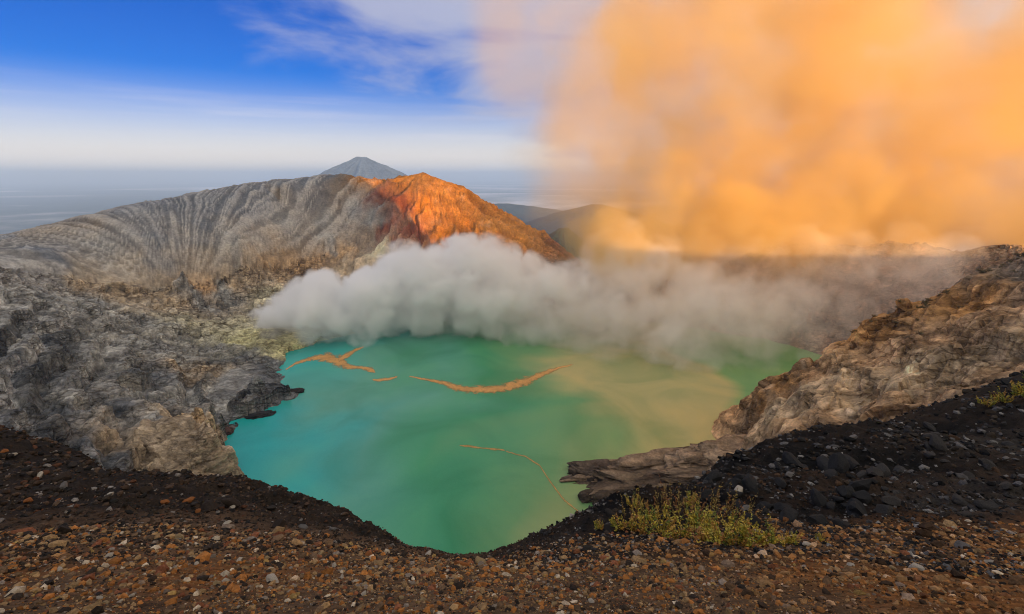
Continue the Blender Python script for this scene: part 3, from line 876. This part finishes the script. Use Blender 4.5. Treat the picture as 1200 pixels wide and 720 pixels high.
def rubble(name, x, y, s, colr, small):
    parts = []
    for m_, BV, BF in ((s > small, ICO_V, ICO_F), (s <= small, OCT_V, OCT_F)):
        if m_.any():
            parts.append(rubble_part(x[m_], y[m_], s[m_], colr[m_], BV, BF))
    off, Vs, Fs, Cs = 0, [], [], []
    for V, F, C_ in parts:
        Vs.append(V); Fs.append(F + off); Cs.append(C_)
        off += len(V)
    return quad_mesh(name, np.concatenate(Vs), np.concatenate(Fs), np.concatenate(Cs), M_stone, smooth_shade=False)


def rubble_part(x, y, s, colr, ICO_V, ICO_F):
    n = len(x)
    z = ground_z(x, y)
    jit = rng.uniform(.68, 1.25, (n, len(ICO_V), 1)).astype(np.float32)
    sq = np.stack([rng.uniform(.8, 1.5, n), rng.uniform(.7, 1.2, n), rng.uniform(.45, .85, n)], -1)
    V = ICO_V[None] * jit * sq[:, None] * s[:, None, None]
    a, t1 = rng.uniform(0, 2 * math.pi, n), rng.normal(0, .4, n)
    V = np.stack([V[..., 0], V[..., 1] * np.cos(t1)[:, None] - V[..., 2] * np.sin(t1)[:, None], V[..., 1] * np.sin(t1)[:, None] + V[..., 2] * np.cos(t1)[:, None]], -1)
    V = np.stack([V[..., 0] * np.cos(a)[:, None] - V[..., 1] * np.sin(a)[:, None], V[..., 0] * np.sin(a)[:, None] + V[..., 1] * np.cos(a)[:, None], V[..., 2]], -1)
    V += np.stack([x, y, z + s * .22], -1)[:, None]
    F = ICO_F[None] + (np.arange(n) * len(ICO_V))[:, None, None]
    C_ = np.repeat(colr[:, None], len(ICO_V), 1)
    return V.reshape(-1, 3), F.reshape(-1, 3), C_.reshape(-1, 3)


def polar(n, r0, r1, a0, a1):
    r = np.exp(rng.uniform(math.log(r0), math.log(r1), n))
    a = R(1) * rng.uniform(a0, a1, n)
    return np.sin(a) * r, np.cos(a) * r, r


x, y, r = polar(80000, 2.7, 17.0, -64, 64)
keep = (y < 8.6 + np.where(x < 0, -.2, .2))
x, y, r = x[keep], y[keep], r[keep]
dust = smooth(-.35, .15, fbm(x / 1.1 + 5, y / 1.1, octs=3))                # bare patches of ash between the stones
kp = rng.uniform(0, 1, len(x)) < .5 + .5 * dust
x, y, r = x[kp], y[kp], r[kp]
s = np.clip(np.exp(rng.normal(math.log(.0095), .62, len(x))), .006, .06) * np.clip(r / 5, .75, 2.2)
cg = pick(len(x), PAL_G, PW_G)
orange = smooth(.1, .5, fbm(x / 1.6, y / 1.6, octs=3) + .42 * smooth(1.0, 4.0, x))
cg = cg * (1 - .55 * orange[:, None]) + .55 * orange[:, None] * cg.mean(1, keepdims=True) * np.array((1.75, .85, .32))
tag(rubble('gravel', x, y, s, cg, .022), 'brown and orange volcanic gravel covering the rim', 'gravel', kind='stuff')
x, y, r = polar(32000, 7.5, 60, -66, 5)
s = r * .0014 * np.exp(np.minimum(np.abs(rng.normal(0, .7, len(x))), 1.4))
tag(rubble('dark_rubble', x, y, np.clip(s, .02, .6), pick(len(x), PAL_D, PW_D), .07), 'dark brown lava rubble covering the slope beside the gravel', 'rubble', kind='stuff')
x, y, r = polar(52000, 7.0, 95, 2, 66)
s = r * .0013 * np.exp(np.minimum(np.abs(rng.normal(0, .75, len(x))), 1.7))
strk_ = fbm((x + y * .6) / 9, (y - x * .6) / 2.2, octs=3)
kp = rng.uniform(0, 1, len(x)) < .35 + .9 * smooth(-.2, .4, strk_)
x, y, s = x[kp], y[kp], s[kp]
tag(rubble('black_rubble', x, y, np.clip(s, .02, .7), pick(len(x), PAL_B, PW_B), .10), 'black and grey scree covering the slope below the tan cliff', 'rubble', kind='stuff')

# single larger stones
variants = []
for k in range(8):
    _bm = bmesh.new()
    bmesh.ops.create_icosphere(_bm, subdivisions=2, radius=1.0)
    V = np.array([v.co[:] for v in _bm.verts])
    F = np.array([[v.index for v in f.verts] for f in _bm.faces])
    _bm.free()
    d_ = 1 + .45 * fbm(V[:, 0] * 1.1 + k * 7, V[:, 1] * 1.1, V[:, 2] * 1.1, octs=3)
    V = V * d_[:, None]
    for j in range(9):                                   # knock flat faces into it
        nv = rng.normal(size=3)
        nv /= np.linalg.norm(nv)
        h = V @ nv
        lim = rng.uniform(.55, .8)
        V -= np.maximum(h - lim, 0)[:, None] * nv[None]
    V *= np.array([rng.uniform(1, 1.35), rng.uniform(.8, 1), rng.uniform(.55, .8)])
    variants.append((V, F))
stone_mesh = {}


def stone(px, py, wpx, k, cname, colr, label, group, yy=None):
    """stone lying where the line of sight meets the ground"""
    lo_, hi_ = 1.5, 110.0
    ys_ = np.exp(np.linspace(math.log(2.0), math.log(100), 500))
    q_ = np.array([aty(px, py, v) for v in ys_])
    g_ = ground_z(q_[:, 0], q_[:, 1])
    hit = np.nonzero(q_[:, 2] <= g_)[0]
    if len(hit) == 0:
        return None
    p = q_[hit[0]]
    depth = p[1] * CP - (p[2] - CAMZ) * SP
    size = wpx / FPX * depth / 2
    key = (k, cname)
    if key not in stone_mesh:
        V, F = variants[k]
        cc = np.broadcast_to(np.array(colr), V.shape) * (1 + .3 * fbm(V[:, 0] * 2 + k, V[:, 1] * 2, V[:, 2] * 2, octs=3))[:, None]
        o = quad_mesh('stone', V, F, np.clip(cc, .01, .8), M_stone, smooth_shade=False)
        stone_mesh[key] = o.data
    else:
        o = bpy.data.objects.new('stone', stone_mesh[key])
        col.objects.link(o)
    o.location = (p[0], p[1], g_[hit[0]] + size * .22)
    o.scale = (size, size, size)
    o.rotation_euler = (rng.normal(0, .3), rng.normal(0, .3), rng.uniform(0, 6.28))
    return tag(o, label, 'stone', group)


SC = {'pale': (.42, .37, .30), 'rust': (.26, .10, .035), 'dark': (.04, .034, .03), 'grey': (.14, .13, .122), 'tan': (.33, .24, .13)}
for px, py, w, c, lab in [(320, 682, 17, 'pale', 'chunky pale buff stone half sunk in the brown gravel'), (563, 616 + 45, 15, 'tan', 'tan stone lying on the brink above the lake'), (210, 632, 12, 'tan', 'yellowish stone where gravel meets dark rubble'),
                          (1074, 668, 15, 'pale', 'flat cream stone on the orange gravel'), (1128, 643, 18, 'grey', 'broad light grey stone at the foot of the black scree'), (1047, 668, 10, 'tan', 'yellow lichen coloured stone on the orange gravel'),
                          (946, 640, 12, 'pale', 'pinkish pale stone beyond the end of the shrubs'), (543, 664, 16, 'rust', 'dark red block sitting on the brink of the gravel'), (865, 560 + 18, 14, 'pale', 'pale grey boulder standing out of the black scree'), (874, 600, 15, 'grey', 'grey boulder at the back of the yellow shrubs'),
                          (735, 548, 0, 'grey', '')]:
    if w:
        stone(px, py, w, rng.integers(8), c, SC[c], lab, None)
for n, x0, x1, y0, y1, cset, w0, w1, where, grp in [
        (46, 10, 520, 650, 715, ['pale', 'rust', 'tan', 'tan', 'dark'], 6, 10, 'lying in the brown gravel beside the dark rubble', 'gravel stones beside the dark rubble'),
        (46, 640, 1190, 655, 715, ['pale', 'rust', 'rust', 'tan', 'dark'], 6, 10, 'lying in the orange gravel in front of the shrubs and scree', 'gravel stones in front of the shrubs'),
        (40, 5, 420, 530, 628, ['dark', 'rust', 'grey', 'pale', 'dark'], 6.5, 11, 'on the dark rubble slope', 'stones on the dark rubble slope'),
        (34, 850, 1195, 490, 625, ['dark', 'grey', 'dark', 'dark'], 6.5, 11, 'on the black scree slope', 'stones on the black scree')]:
    for k in range(n):
        px, py = rng.uniform(x0, x1), rng.uniform(y0, y1)
        if y1 < 640 and x0 < 10 and py < np.interp(px, [0, 110, 135, 240, 350, 450], [525, 545, 575, 580, 600, 640]):
            continue
        if x0 == 850 and py < np.interp(px, [850, 880, 1000, 1100, 1200], [555, 542, 515, 487, 463]):
            continue
        c = cset[rng.integers(len(cset))]
        stone(px, py, rng.uniform(w0, w1), rng.integers(8), c, SC[c], {'pale': 'pale cream', 'rust': 'rusty orange', 'dark': 'nearly black', 'grey': 'mid grey', 'tan': 'tan brown'}[c] + ' stone ' + where, grp + ', ' + c)

for n, x0, x1, y0, y1, w0, w1, c_, lab, grp in [
        (34, 828, 1010, 545, 622, 13, 30, (.026, .026, .027), 'black lava block jutting from the scree behind the shrubs', 'lava blocks behind the shrubs'),
        (22, 1010, 1195, 490, 610, 11, 22, (.045, .042, .04), 'charcoal lava block on the upper scree beside the tan cliff', 'lava blocks on the upper scree'),
        (26, 0, 420, 540, 620, 11, 24, (.035, .026, .02), 'dark brown lava block jutting from the rubble slope', 'lava blocks on the rubble slope'),
        (8, 625, 720, 600, 645, 10, 20, (.03, .027, .025), 'black lava block on the brink before the layered ledge', 'lava blocks on the brink')]:
    for k in range(n):
        px, py = rng.uniform(x0, x1), rng.uniform(y0, y1)
        lim = np.interp(px, [0, 110, 135, 240, 350, 450, 600, 622, 655, 700, 838, 880, 1000, 1100, 1200], [540, 552, 575, 582, 602, 640, 670, 662, 645, 610, 556, 542, 517, 489, 465])
        if py > lim:
            stone(px, py, rng.uniform(w0, w1), rng.integers(8), grp, c_, lab, grp)
# ------------------------------------------------------------------ shrubs
def leaf_mat(name, c0, c1):
    m = bpy.data.materials.new(name)
    m.use_nodes = True
    t = m.node_tree
    b = t.nodes['Principled BSDF']
    at = N(t, 'ShaderNodeAttribute', attribute_name='tint')
    t.links.new(at.outputs['Color'], b.inputs['Base Color'])
    b.inputs['Roughness'].default_value = .6
    b.inputs['Subsurface Weight'].default_value = 0.0
    return m


M_leaf = leaf_mat('leaf', 0, 0)


def shrub_meshes(seed, h, w, nst, leaf, palette, per=26):
    rg_ = np.random.default_rng(seed)
    SV, SF, LV, LF, LC = [], [], [], [], []
    for k in range(nst):
        a, lean = rg_.uniform(0, 6.283), rg_.uniform(0.05, .75)
        hh = h * rg_.uniform(.55, 1.1) * (1 - .35 * lean)
        base = np.array([math.cos(a), math.sin(a), 0]) * w * .35 * rg_.uniform(0, 1)
        tip = base + np.array([math.cos(a) * lean * hh * .9, math.sin(a) * lean * hh * .9, hh])
        mid = (base + tip) / 2 + np.array([math.cos(a), math.sin(a), 0]) * -.06 * hh + rg_.normal(0, .03 * hh, 3)
        for q_ in range(4):
            t0, t1 = q_ / 4, (q_ + 1) / 4
            bez = lambda t: base * (1 - t) ** 2 + mid * 2 * t * (1 - t) + tip * t * t
            p0, p1 = bez(t0), bez(t1)
            i0 = len(SV)
            for p_, rad_ in ((p0, h * .012 * (1 - t0 * .8)), (p1, h * .012 * (1 - t1 * .8))):
                for j in range(3):
                    SV.append(p_ + rad_ * np.array([math.cos(j * 2.094), math.sin(j * 2.094), 0]))
            for j in range(3):
                SF.append([i0 + j, i0 + (j + 1) % 3, i0 + 3 + (j + 1) % 3, i0 + 3 + j])
        pc = palette[rg_.integers(len(palette))]
        for q_ in range(per):
            t = rg_.uniform(.12, 1.02)
            p_ = base * (1 - t) ** 2 + mid * 2 * t * (1 - t) + tip * t * t
            d = rg_.normal(size=3); d[2] = abs(d[2]) * .7 + .15; d /= np.linalg.norm(d)
            sd_ = np.cross(d, rg_.normal(size=3)); sd_ /= np.linalg.norm(sd_)
            L_ = leaf * rg_.uniform(.6, 1.4) * (1.15 - .45 * t)
            i0 = len(LV)
            LV += [p_, p_ + d * L_ * .5 + sd_ * L_ * .2, p_ + d * L_, p_ + d * L_ * .5 - sd_ * L_ * .2]
            LF.append([i0, i0 + 1, i0 + 2, i0 + 3])
            cv = np.array(pc) * rg_.uniform(.6, 1.4)
            LC += [cv] * 4
    return (np.array(SV), np.array(SF)), (np.array(LV), np.array(LF), np.array(LC))


PAL_Y = [(.50, .40, .04), (.36, .34, .04), (.56, .38, .05), (.17, .22, .03), (.50, .25, .05)]
PAL_R = [(.42, .17, .05), (.34, .24, .05), (.46, .25, .07)]
M_stem = rock_mat('stem', 30, .002, .3, tint=(.11, .06, .035))
sh = []
for k, (h, pal) in enumerate([(.42, PAL_Y), (.5, PAL_Y), (.36, PAL_Y), (.75, PAL_R)]):
    a_, b_ = shrub_meshes(20 + k, h, .55, 18 if k < 3 else 8, .05 if k < 3 else .042, pal, per=38)
    sh.append((a_, b_, [None, None]))


def ground_hit(px, py):
    ys_ = np.exp(np.linspace(math.log(2.0), math.log(100), 600))
    q_ = np.array([aty(px, py, v) for v in ys_])
    g_ = ground_z(q_[:, 0], q_[:, 1])
    hit = np.nonzero(q_[:, 2] <= g_)[0]
    return q_[hit[0]] if len(hit) else None


for px, py, k, sc_, lab in [(728, 622, 2, .8, 0), (752, 624, 0, .9, 0), (776, 628, 1, .95, 0), (800, 632, 0, 1.0, 0), (824, 634, 2, 1.2, 0), (846, 637, 1, 1.0, 0), (866, 640, 0, 1.1, 0), (886, 640, 2, 1.1, 0), (906, 640, 0, .8, 0), (930, 638, 2, .6, 0), (962, 636, 2, .4, 0),
                            (738, 612, 3, .9, 1), (704, 622, 2, .6, 0), (786, 600, 3, .9, 1), (850, 606, 3, .9, 1), (876, 612, 3, .7, 1), (744, 596, 0, .7, 0), (806, 594, 2, .8, 0), (797, 612, 3, 1.1, 1), (832, 612, 3, 1.15, 1), (815, 606, 3, .9, 1), (772, 606, 3, .8, 1), (760, 612, 0, .9, 0), (815, 618, 1, .9, 0), (860, 622, 1, .8, 0), (1195, 470, 2, 6.0, 2), (1175, 474, 0, 5.0, 2), (1155, 478, 2, 4.0, 2), (1212, 465, 1, 6.0, 2)]:
    p = ground_hit(px, py)
    if p is None:
        continue
    root = bpy.data.objects.new(['shrub', 'flower_stalk', 'grass_clump'][lab], None)
    col.objects.link(root)
    root.location = (p[0], p[1], float(ground_z(np.array([p[0]]), np.array([p[1]]))[0]) - .02)
    root.rotation_euler = (0, 0, rng.uniform(0, 6.28))
    root.scale = (sc_ * (1.12 if lab == 0 else 1.35 if lab == 1 else .6) * rng.uniform(.85, 1.15),) * 3
    tag(root, ['low yellow green shrub growing between the gravel and the black scree', 'tall reddish plant with bare stalks rising over the yellow shrubs', 'olive bush on the crest of the black scree slope'][lab], ['shrub', 'plant', 'bush'][lab],
        ['yellow shrubs at the edge of the gravel', 'reddish stalks among the yellow shrubs', 'olive bushes on the scree crest'][lab])
    (SV, SF), (LV, LF, LC), cache = sh[k]
    if cache[0] is None:
        o1 = quad_mesh('stem', SV, SF, None, M_stem)
        o2 = quad_mesh('foliage', LV, LF, LC, M_leaf)
        cache[0], cache[1] = o1.data, o2.data
    else:
        o1, o2 = bpy.data.objects.new('stem', cache[0]), bpy.data.objects.new('foliage', cache[1])
        col.objects.link(o1); col.objects.link(o2)
    o1.parent = root; o2.parent = root
    o1['kind'] = 'stuff'

# scrub along the crest of the tan cliff
def crater_z(x, y):
    a_, r_ = math.atan2(x, y), math.hypot(x, y)
    i = (a_ - az[0]) / (az[-1] - az[0]) * (len(az) - 1)
    j = math.log(r_ / rr[0]) / math.log(rr[-1] / rr[0]) * (len(rr) - 1)
    return PCR[min(max(int(round(j)), 0), len(rr) - 1), min(max(int(round(i)), 0), len(az) - 1)]


a_, b_ = shrub_meshes(77, .8, 1.1, 22, .14, [(.17, .13, .045), (.12, .105, .035), (.20, .13, .045)], per=40)
first = [None, None]
for k in range(80):
    px = rng.uniform(985, 1215)
    i = rng.choice([0, 1, 2], p=[.6, .25, .15])
    py0 = np.interp(px, [1000, 1050, 1100, 1150, 1200], [395, 370, 346, 326, 301])
    x, y, z = aty(px, py0, np.interp(px, [1000, 1200], [352, 345]))
    y -= rng.uniform(-3, [8, 26, 55][i])
    q_ = crater_z(x, y)
    root = bpy.data.objects.new('scrub_bush', None)
    col.objects.link(root)
    root.location = (q_[0], q_[1], q_[2] - .3)
    w_ = rng.uniform(1.6, 3.4)
    root.scale = (w_ * 1.3, w_ * 1.3, w_ * .75)
    root.rotation_euler = (0, 0, rng.uniform(0, 6.28))
    tag(root, 'dark olive scrub bush along the crest of the tan cliff', 'bush', 'scrub on the cliff crest')
    if first[0] is None:
        o1, o2 = quad_mesh('stem', a_[0], a_[1], None, M_stem), quad_mesh('foliage', *b_, M_leaf)
        first = [o1.data, o2.data]
    else:
        o1, o2 = bpy.data.objects.new('stem', first[0]), bpy.data.objects.new('foliage', first[1])
        col.objects.link(o1); col.objects.link(o2)
    o1.parent = root; o2.parent = root
    o1['kind'] = 'stuff'

# ------------------------------------------------------------------ steam and smoke (volumes)
def volume_mat(name, colour, aniso):
    m = bpy.data.materials.new(name)
    m.use_nodes = True
    t = m.node_tree
    t.nodes.clear()
    pv = N(t, 'ShaderNodeVolumePrincipled')
    pv.inputs['Color'].default_value = (*colour, 1)
    pv.inputs['Density'].default_value = 1.0
    pv.inputs['Anisotropy'].default_value = aniso
    o = N(t, 'ShaderNodeOutputMaterial')
    t.links.new(pv.outputs[0], o.inputs['Volume'])
    return m


def volume_object(name, pts, rad, dens, bmin, bmax, voxel, warps, mat, e0, e1, thin):
    me = bpy.data.meshes.new(name)
    me.vertices.add(len(pts))
    me.vertices.foreach_set('co', np.array(pts, np.float32).ravel())
    for nm, v in (('rad', rad), ('dens', dens)):
        a = me.attributes.new(nm, 'FLOAT', 'POINT')
        a.data.foreach_set('value', np.array(v, np.float32))
    me.materials.append(mat)
    o = bpy.data.objects.new(name, me)
    col.objects.link(o)
    g = bpy.data.node_groups.new(name, 'GeometryNodeTree')
    g.interface.new_socket('Geometry', in_out='INPUT', socket_type='NodeSocketGeometry')
    g.interface.new_socket('Geometry', in_out='OUTPUT', socket_type='NodeSocketGeometry')
    L = g.links.new
    gi, go = g.nodes.new('NodeGroupInput'), g.nodes.new('NodeGroupOutput')
    pos = g.nodes.new('GeometryNodeInputPosition').outputs[0]

    def vm(op, a, b=None, scale=None):
        n = g.nodes.new('ShaderNodeVectorMath')
        n.operation = op
        L(a, n.inputs[0])
        if b is not None:
            if hasattr(b, 'links'):
                L(b, n.inputs[1])
            else:
                n.inputs[1].default_value = b
        if scale is not None:
            n.inputs['Scale'].default_value = scale
        return n.outputs['Value'] if op in ('DISTANCE', 'LENGTH') else n.outputs[0]

    qv = pos
    for wl, am, det in warps:
        nz = g.nodes.new('ShaderNodeTexNoise')
        nz.inputs['Scale'].default_value = 1.0 / wl
        nz.inputs['Detail'].default_value = det
        nz.inputs['Roughness'].default_value = 0.55
        L(pos, nz.inputs['Vector'])
        qv = vm('ADD', qv, vm('SCALE', vm('SUBTRACT', nz.outputs['Color'], (.5, .5, .5)), scale=am))
    sn = g.nodes.new('GeometryNodeSampleNearest')
    L(gi.outputs[0], sn.inputs['Geometry'])
    L(qv, sn.inputs['Sample Position'])

    def si(kind, field):
        n = g.nodes.new('GeometryNodeSampleIndex')
        n.data_type = kind
        L(gi.outputs[0], n.inputs['Geometry'])
        L(field, n.inputs['Value'])
        L(sn.outputs['Index'], n.inputs['Index'])
        return n.outputs[0]

    def attr(nm):
        n = g.nodes.new('GeometryNodeInputNamedAttribute')
        n.data_type = 'FLOAT'
        n.inputs[0].default_value = nm
        return n.outputs[0]

    cpos = si('FLOAT_VECTOR', g.nodes.new('GeometryNodeInputPosition').outputs[0])
    cr, cd = si('FLOAT', attr('rad')), si('FLOAT', attr('dens'))
    val = math_n(g, 'SUBTRACT', 1.0, math_n(g, 'DIVIDE', vm('DISTANCE', qv, cpos), cr))
    mr = g.nodes.new('ShaderNodeMapRange')
    mr.interpolation_type = 'SMOOTHSTEP'
    L(val, mr.inputs[0])
    mr.inputs['From Min'].default_value = e0
    mr.inputs['From Max'].default_value = e1
    nz = g.nodes.new('ShaderNodeTexNoise')
    nz.inputs['Scale'].default_value = 1.0 / thin[0]
    nz.inputs['Detail'].default_value = 5
    L(qv, nz.inputs['Vector'])
    mr2 = g.nodes.new('ShaderNodeMapRange')
    mr2.inputs['From Min'].default_value = 0.35
    mr2.inputs['From Max'].default_value = 0.65
    mr2.inputs['To Min'].default_value = thin[1]
    mr2.inputs['To Max'].default_value = thin[2]
    L(nz.outputs['Fac'], mr2.inputs[0])
    d = math_n(g, 'MULTIPLY', math_n(g, 'MULTIPLY', mr.outputs[0], mr2.outputs[0]), cd)
    vc = g.nodes.new('GeometryNodeVolumeCube')
    L(d, vc.inputs['Density'])
    vc.inputs['Min'].default_value = bmin
    vc.inputs['Max'].default_value = bmax
    for k, ax in enumerate('XYZ'):
        vc.inputs['Resolution ' + ax].default_value = max(8, int((bmax[k] - bmin[k]) / voxel))
    sm = g.nodes.new('GeometryNodeSetMaterial')
    sm.inputs['Material'].default_value = mat
    L(vc.outputs[0], sm.inputs[0])
    L(sm.outputs[0], go.inputs[0])
    mod = o.modifiers.new('volume', 'NODES')
    mod.node_group = g
    return o


# steam over the lake: top and bottom edge read along the plume, distance from where it lies on the water
tx = [292, 310, 340, 365, 400, 440, 480, 520, 560, 600, 650, 690, 730, 780, 850, 920, 960]
ty = [374, 356, 334, 316, 308, 300, 283, 278, 276, 274, 292, 288, 284, 292, 300, 310, 330]
by = [394, 401, 404, 406, 408, 406, 398, 397, 404, 410, 420, 428, 432, 437, 442, 436, 418]
yb = [560, 565, 572, 580, 592, 600, 612, 615, 612, 605, 590, 575, 565, 550, 515, 510, 520]
dn = [.08, .09, .09, .09, .08, .08, .08, .075, .065, .055, .045, .034, .028, .022, .018, .013, .006]
sp, srad, sden = [], [], []
for k in range(520):
    px = rng.uniform(296, 955)
    top, bot, yc = np.interp(px, tx, ty), np.interp(px, tx, by), np.interp(px, tx, yb)
    top += 13 * math.sin(px * .047 + 1.0) * math.sin(px * .019) + rng.uniform(-3, 9)
    rad_px = rng.uniform(.24, .46) * min(bot - top, 90) * (0.7 if px < 400 else 1.0)
    py = rng.uniform(top + rad_px * .95, max(bot - rad_px * .75, top + rad_px))
    yy = yc + rng.uniform(5, 90)
    p = aty(px, py, yy)
    sp.append((p[0], p[1], max(p[2], 4))); srad.append(rad_px * yy / FPX * 1.05); sden.append(np.interp(px, tx, dn) * rng.uniform(.5, 1.2) * (.5 if py + rad_px > bot - 6 else 1.0))
for k in range(130):                                     # thin veil drifting on over the water and up the far wall
    px = rng.uniform(700, 1120)
    py = rng.uniform(282, np.interp(px, [700, 900, 960, 1120], [410, 425, 385, 335]))
    yy = np.interp(py, [280, 430], [690, 540]) - max(0, px - 950) * .45 + rng.uniform(-40, 20)
    p = aty(px, py, yy)
    sp.append((p[0], p[1], max(p[2], 6))); srad.append(rng.uniform(24, 46)); sden.append(rng.uniform(.006, .018) * np.interp(px, [700, 960, 1120], [1.2, 1.0, .4]))
M_steam = volume_mat('steam', (.995, .995, .99), 0.0)
tag(volume_object('steam_plume', sp, srad, sden, (-320, 430, 0.5), (640, 740, 190), 2.4, [(60, 36, 2.0), (22, 26, 4.0)], M_steam, 0.0, 0.18, (28, 0.0, 1.7)),
    'white steam rolling off the far shore across the green lake', 'steam', kind='stuff')

# sulphur smoke rising out of the crater into the sunlight
pp, prad, pden = [], [], []
for k in range(460):
    px = rng.uniform(690, 1560)
    lo = np.interp(px, [690, 1000, 1200], [286, 290, 282])
    hi = np.interp(px, [660, 720, 800, 900, 1500], [240, 150, 20, -120, -260])
    py = hi + (lo - hi) * rng.uniform(0, 1) ** .8
    px2 = px - (lo - py) * 0.42                            # leaning over as it thins
    yy = rng.uniform(650, 900)
    pp.append(aty(px2, py, yy))
    prad.append(rng.uniform(50, 100))
    edge = np.interp(px, [690, 760, 860, 1000, 1500], [.0016, .0042, .0070, .0078, .006])
    pden.append(edge * rng.uniform(.6, 1.2) * np.interp(py, [-250, 0, 150, 290], [.7, 1.0, 1.0, 1.5]))
for k in range(60):                                       # thin smoke trailing off to the upper left
    px, py = rng.uniform(500, 700), rng.uniform(-80, 190)
    if px < 690 - (190 - py) * .75:
        continue
    pp.append(aty(px, py, rng.uniform(680, 880)))
    prad.append(rng.uniform(50, 90)); pden.append(rng.uniform(.0006, .0020))
for k in range(170):                                      # fuller heaps where the smoke clears the rim
    px = 690 + 480 * rng.uniform(0, 1) ** 1.3
    py = rng.uniform(np.interp(px, [690, 760, 1000], [268, 235, 215]), 284)
    pp.append(aty(px, py, rng.uniform(600, 720)))
    prad.append(rng.uniform(22, 52)); pden.append(rng.uniform(.008, .024) * np.interp(px, [690, 960, 1170], [1, .8, .35]))
M_smoke = volume_mat('sulphur_smoke', (.85, .69, .325), 0.0)
tag(volume_object('sulphur_plume', pp, prad, pden, (-180, 540, 30), (1500, 1000, 640), 7.0, [(170, 120, 3.0), (55, 48, 4.0)], M_smoke, -0.15, 0.45, (120, 0.3, 1.6)),
    'huge yellow orange sulphur smoke plume lit by the low sun', 'smoke', kind='stuff')

# ------------------------------------------------------------------ haze
hm = bpy.data.materials.new('haze')
hm.use_nodes = True
t = hm.node_tree
t.nodes.clear()
pv = N(t, 'ShaderNodeVolumePrincipled')
pv.inputs['Color'].default_value = (.37, .61, 1.0, 1)
pv.inputs['Density'].default_value = 0.000045
pv.inputs['Anisotropy'].default_value = 0.0
o = N(t, 'ShaderNodeOutputMaterial')
t.links.new(pv.outputs[0], o.inputs['Volume'])
bm = bmesh.new()
bmesh.ops.create_cube(bm, size=1.0)
HZT = 660
bmesh.ops.scale(bm, vec=(500000, 500000, HZT - (LOWZ - 2)), verts=bm.verts)
bmesh.ops.translate(bm, vec=(0, 0, (HZT + LOWZ - 2) / 2), verts=bm.verts)
me = bpy.data.meshes.new('haze')
bm.to_mesh(me)
me.materials.append(hm)
ho = bpy.data.objects.new('haze', me)
col.objects.link(ho)
tag(ho, kind='stuff')
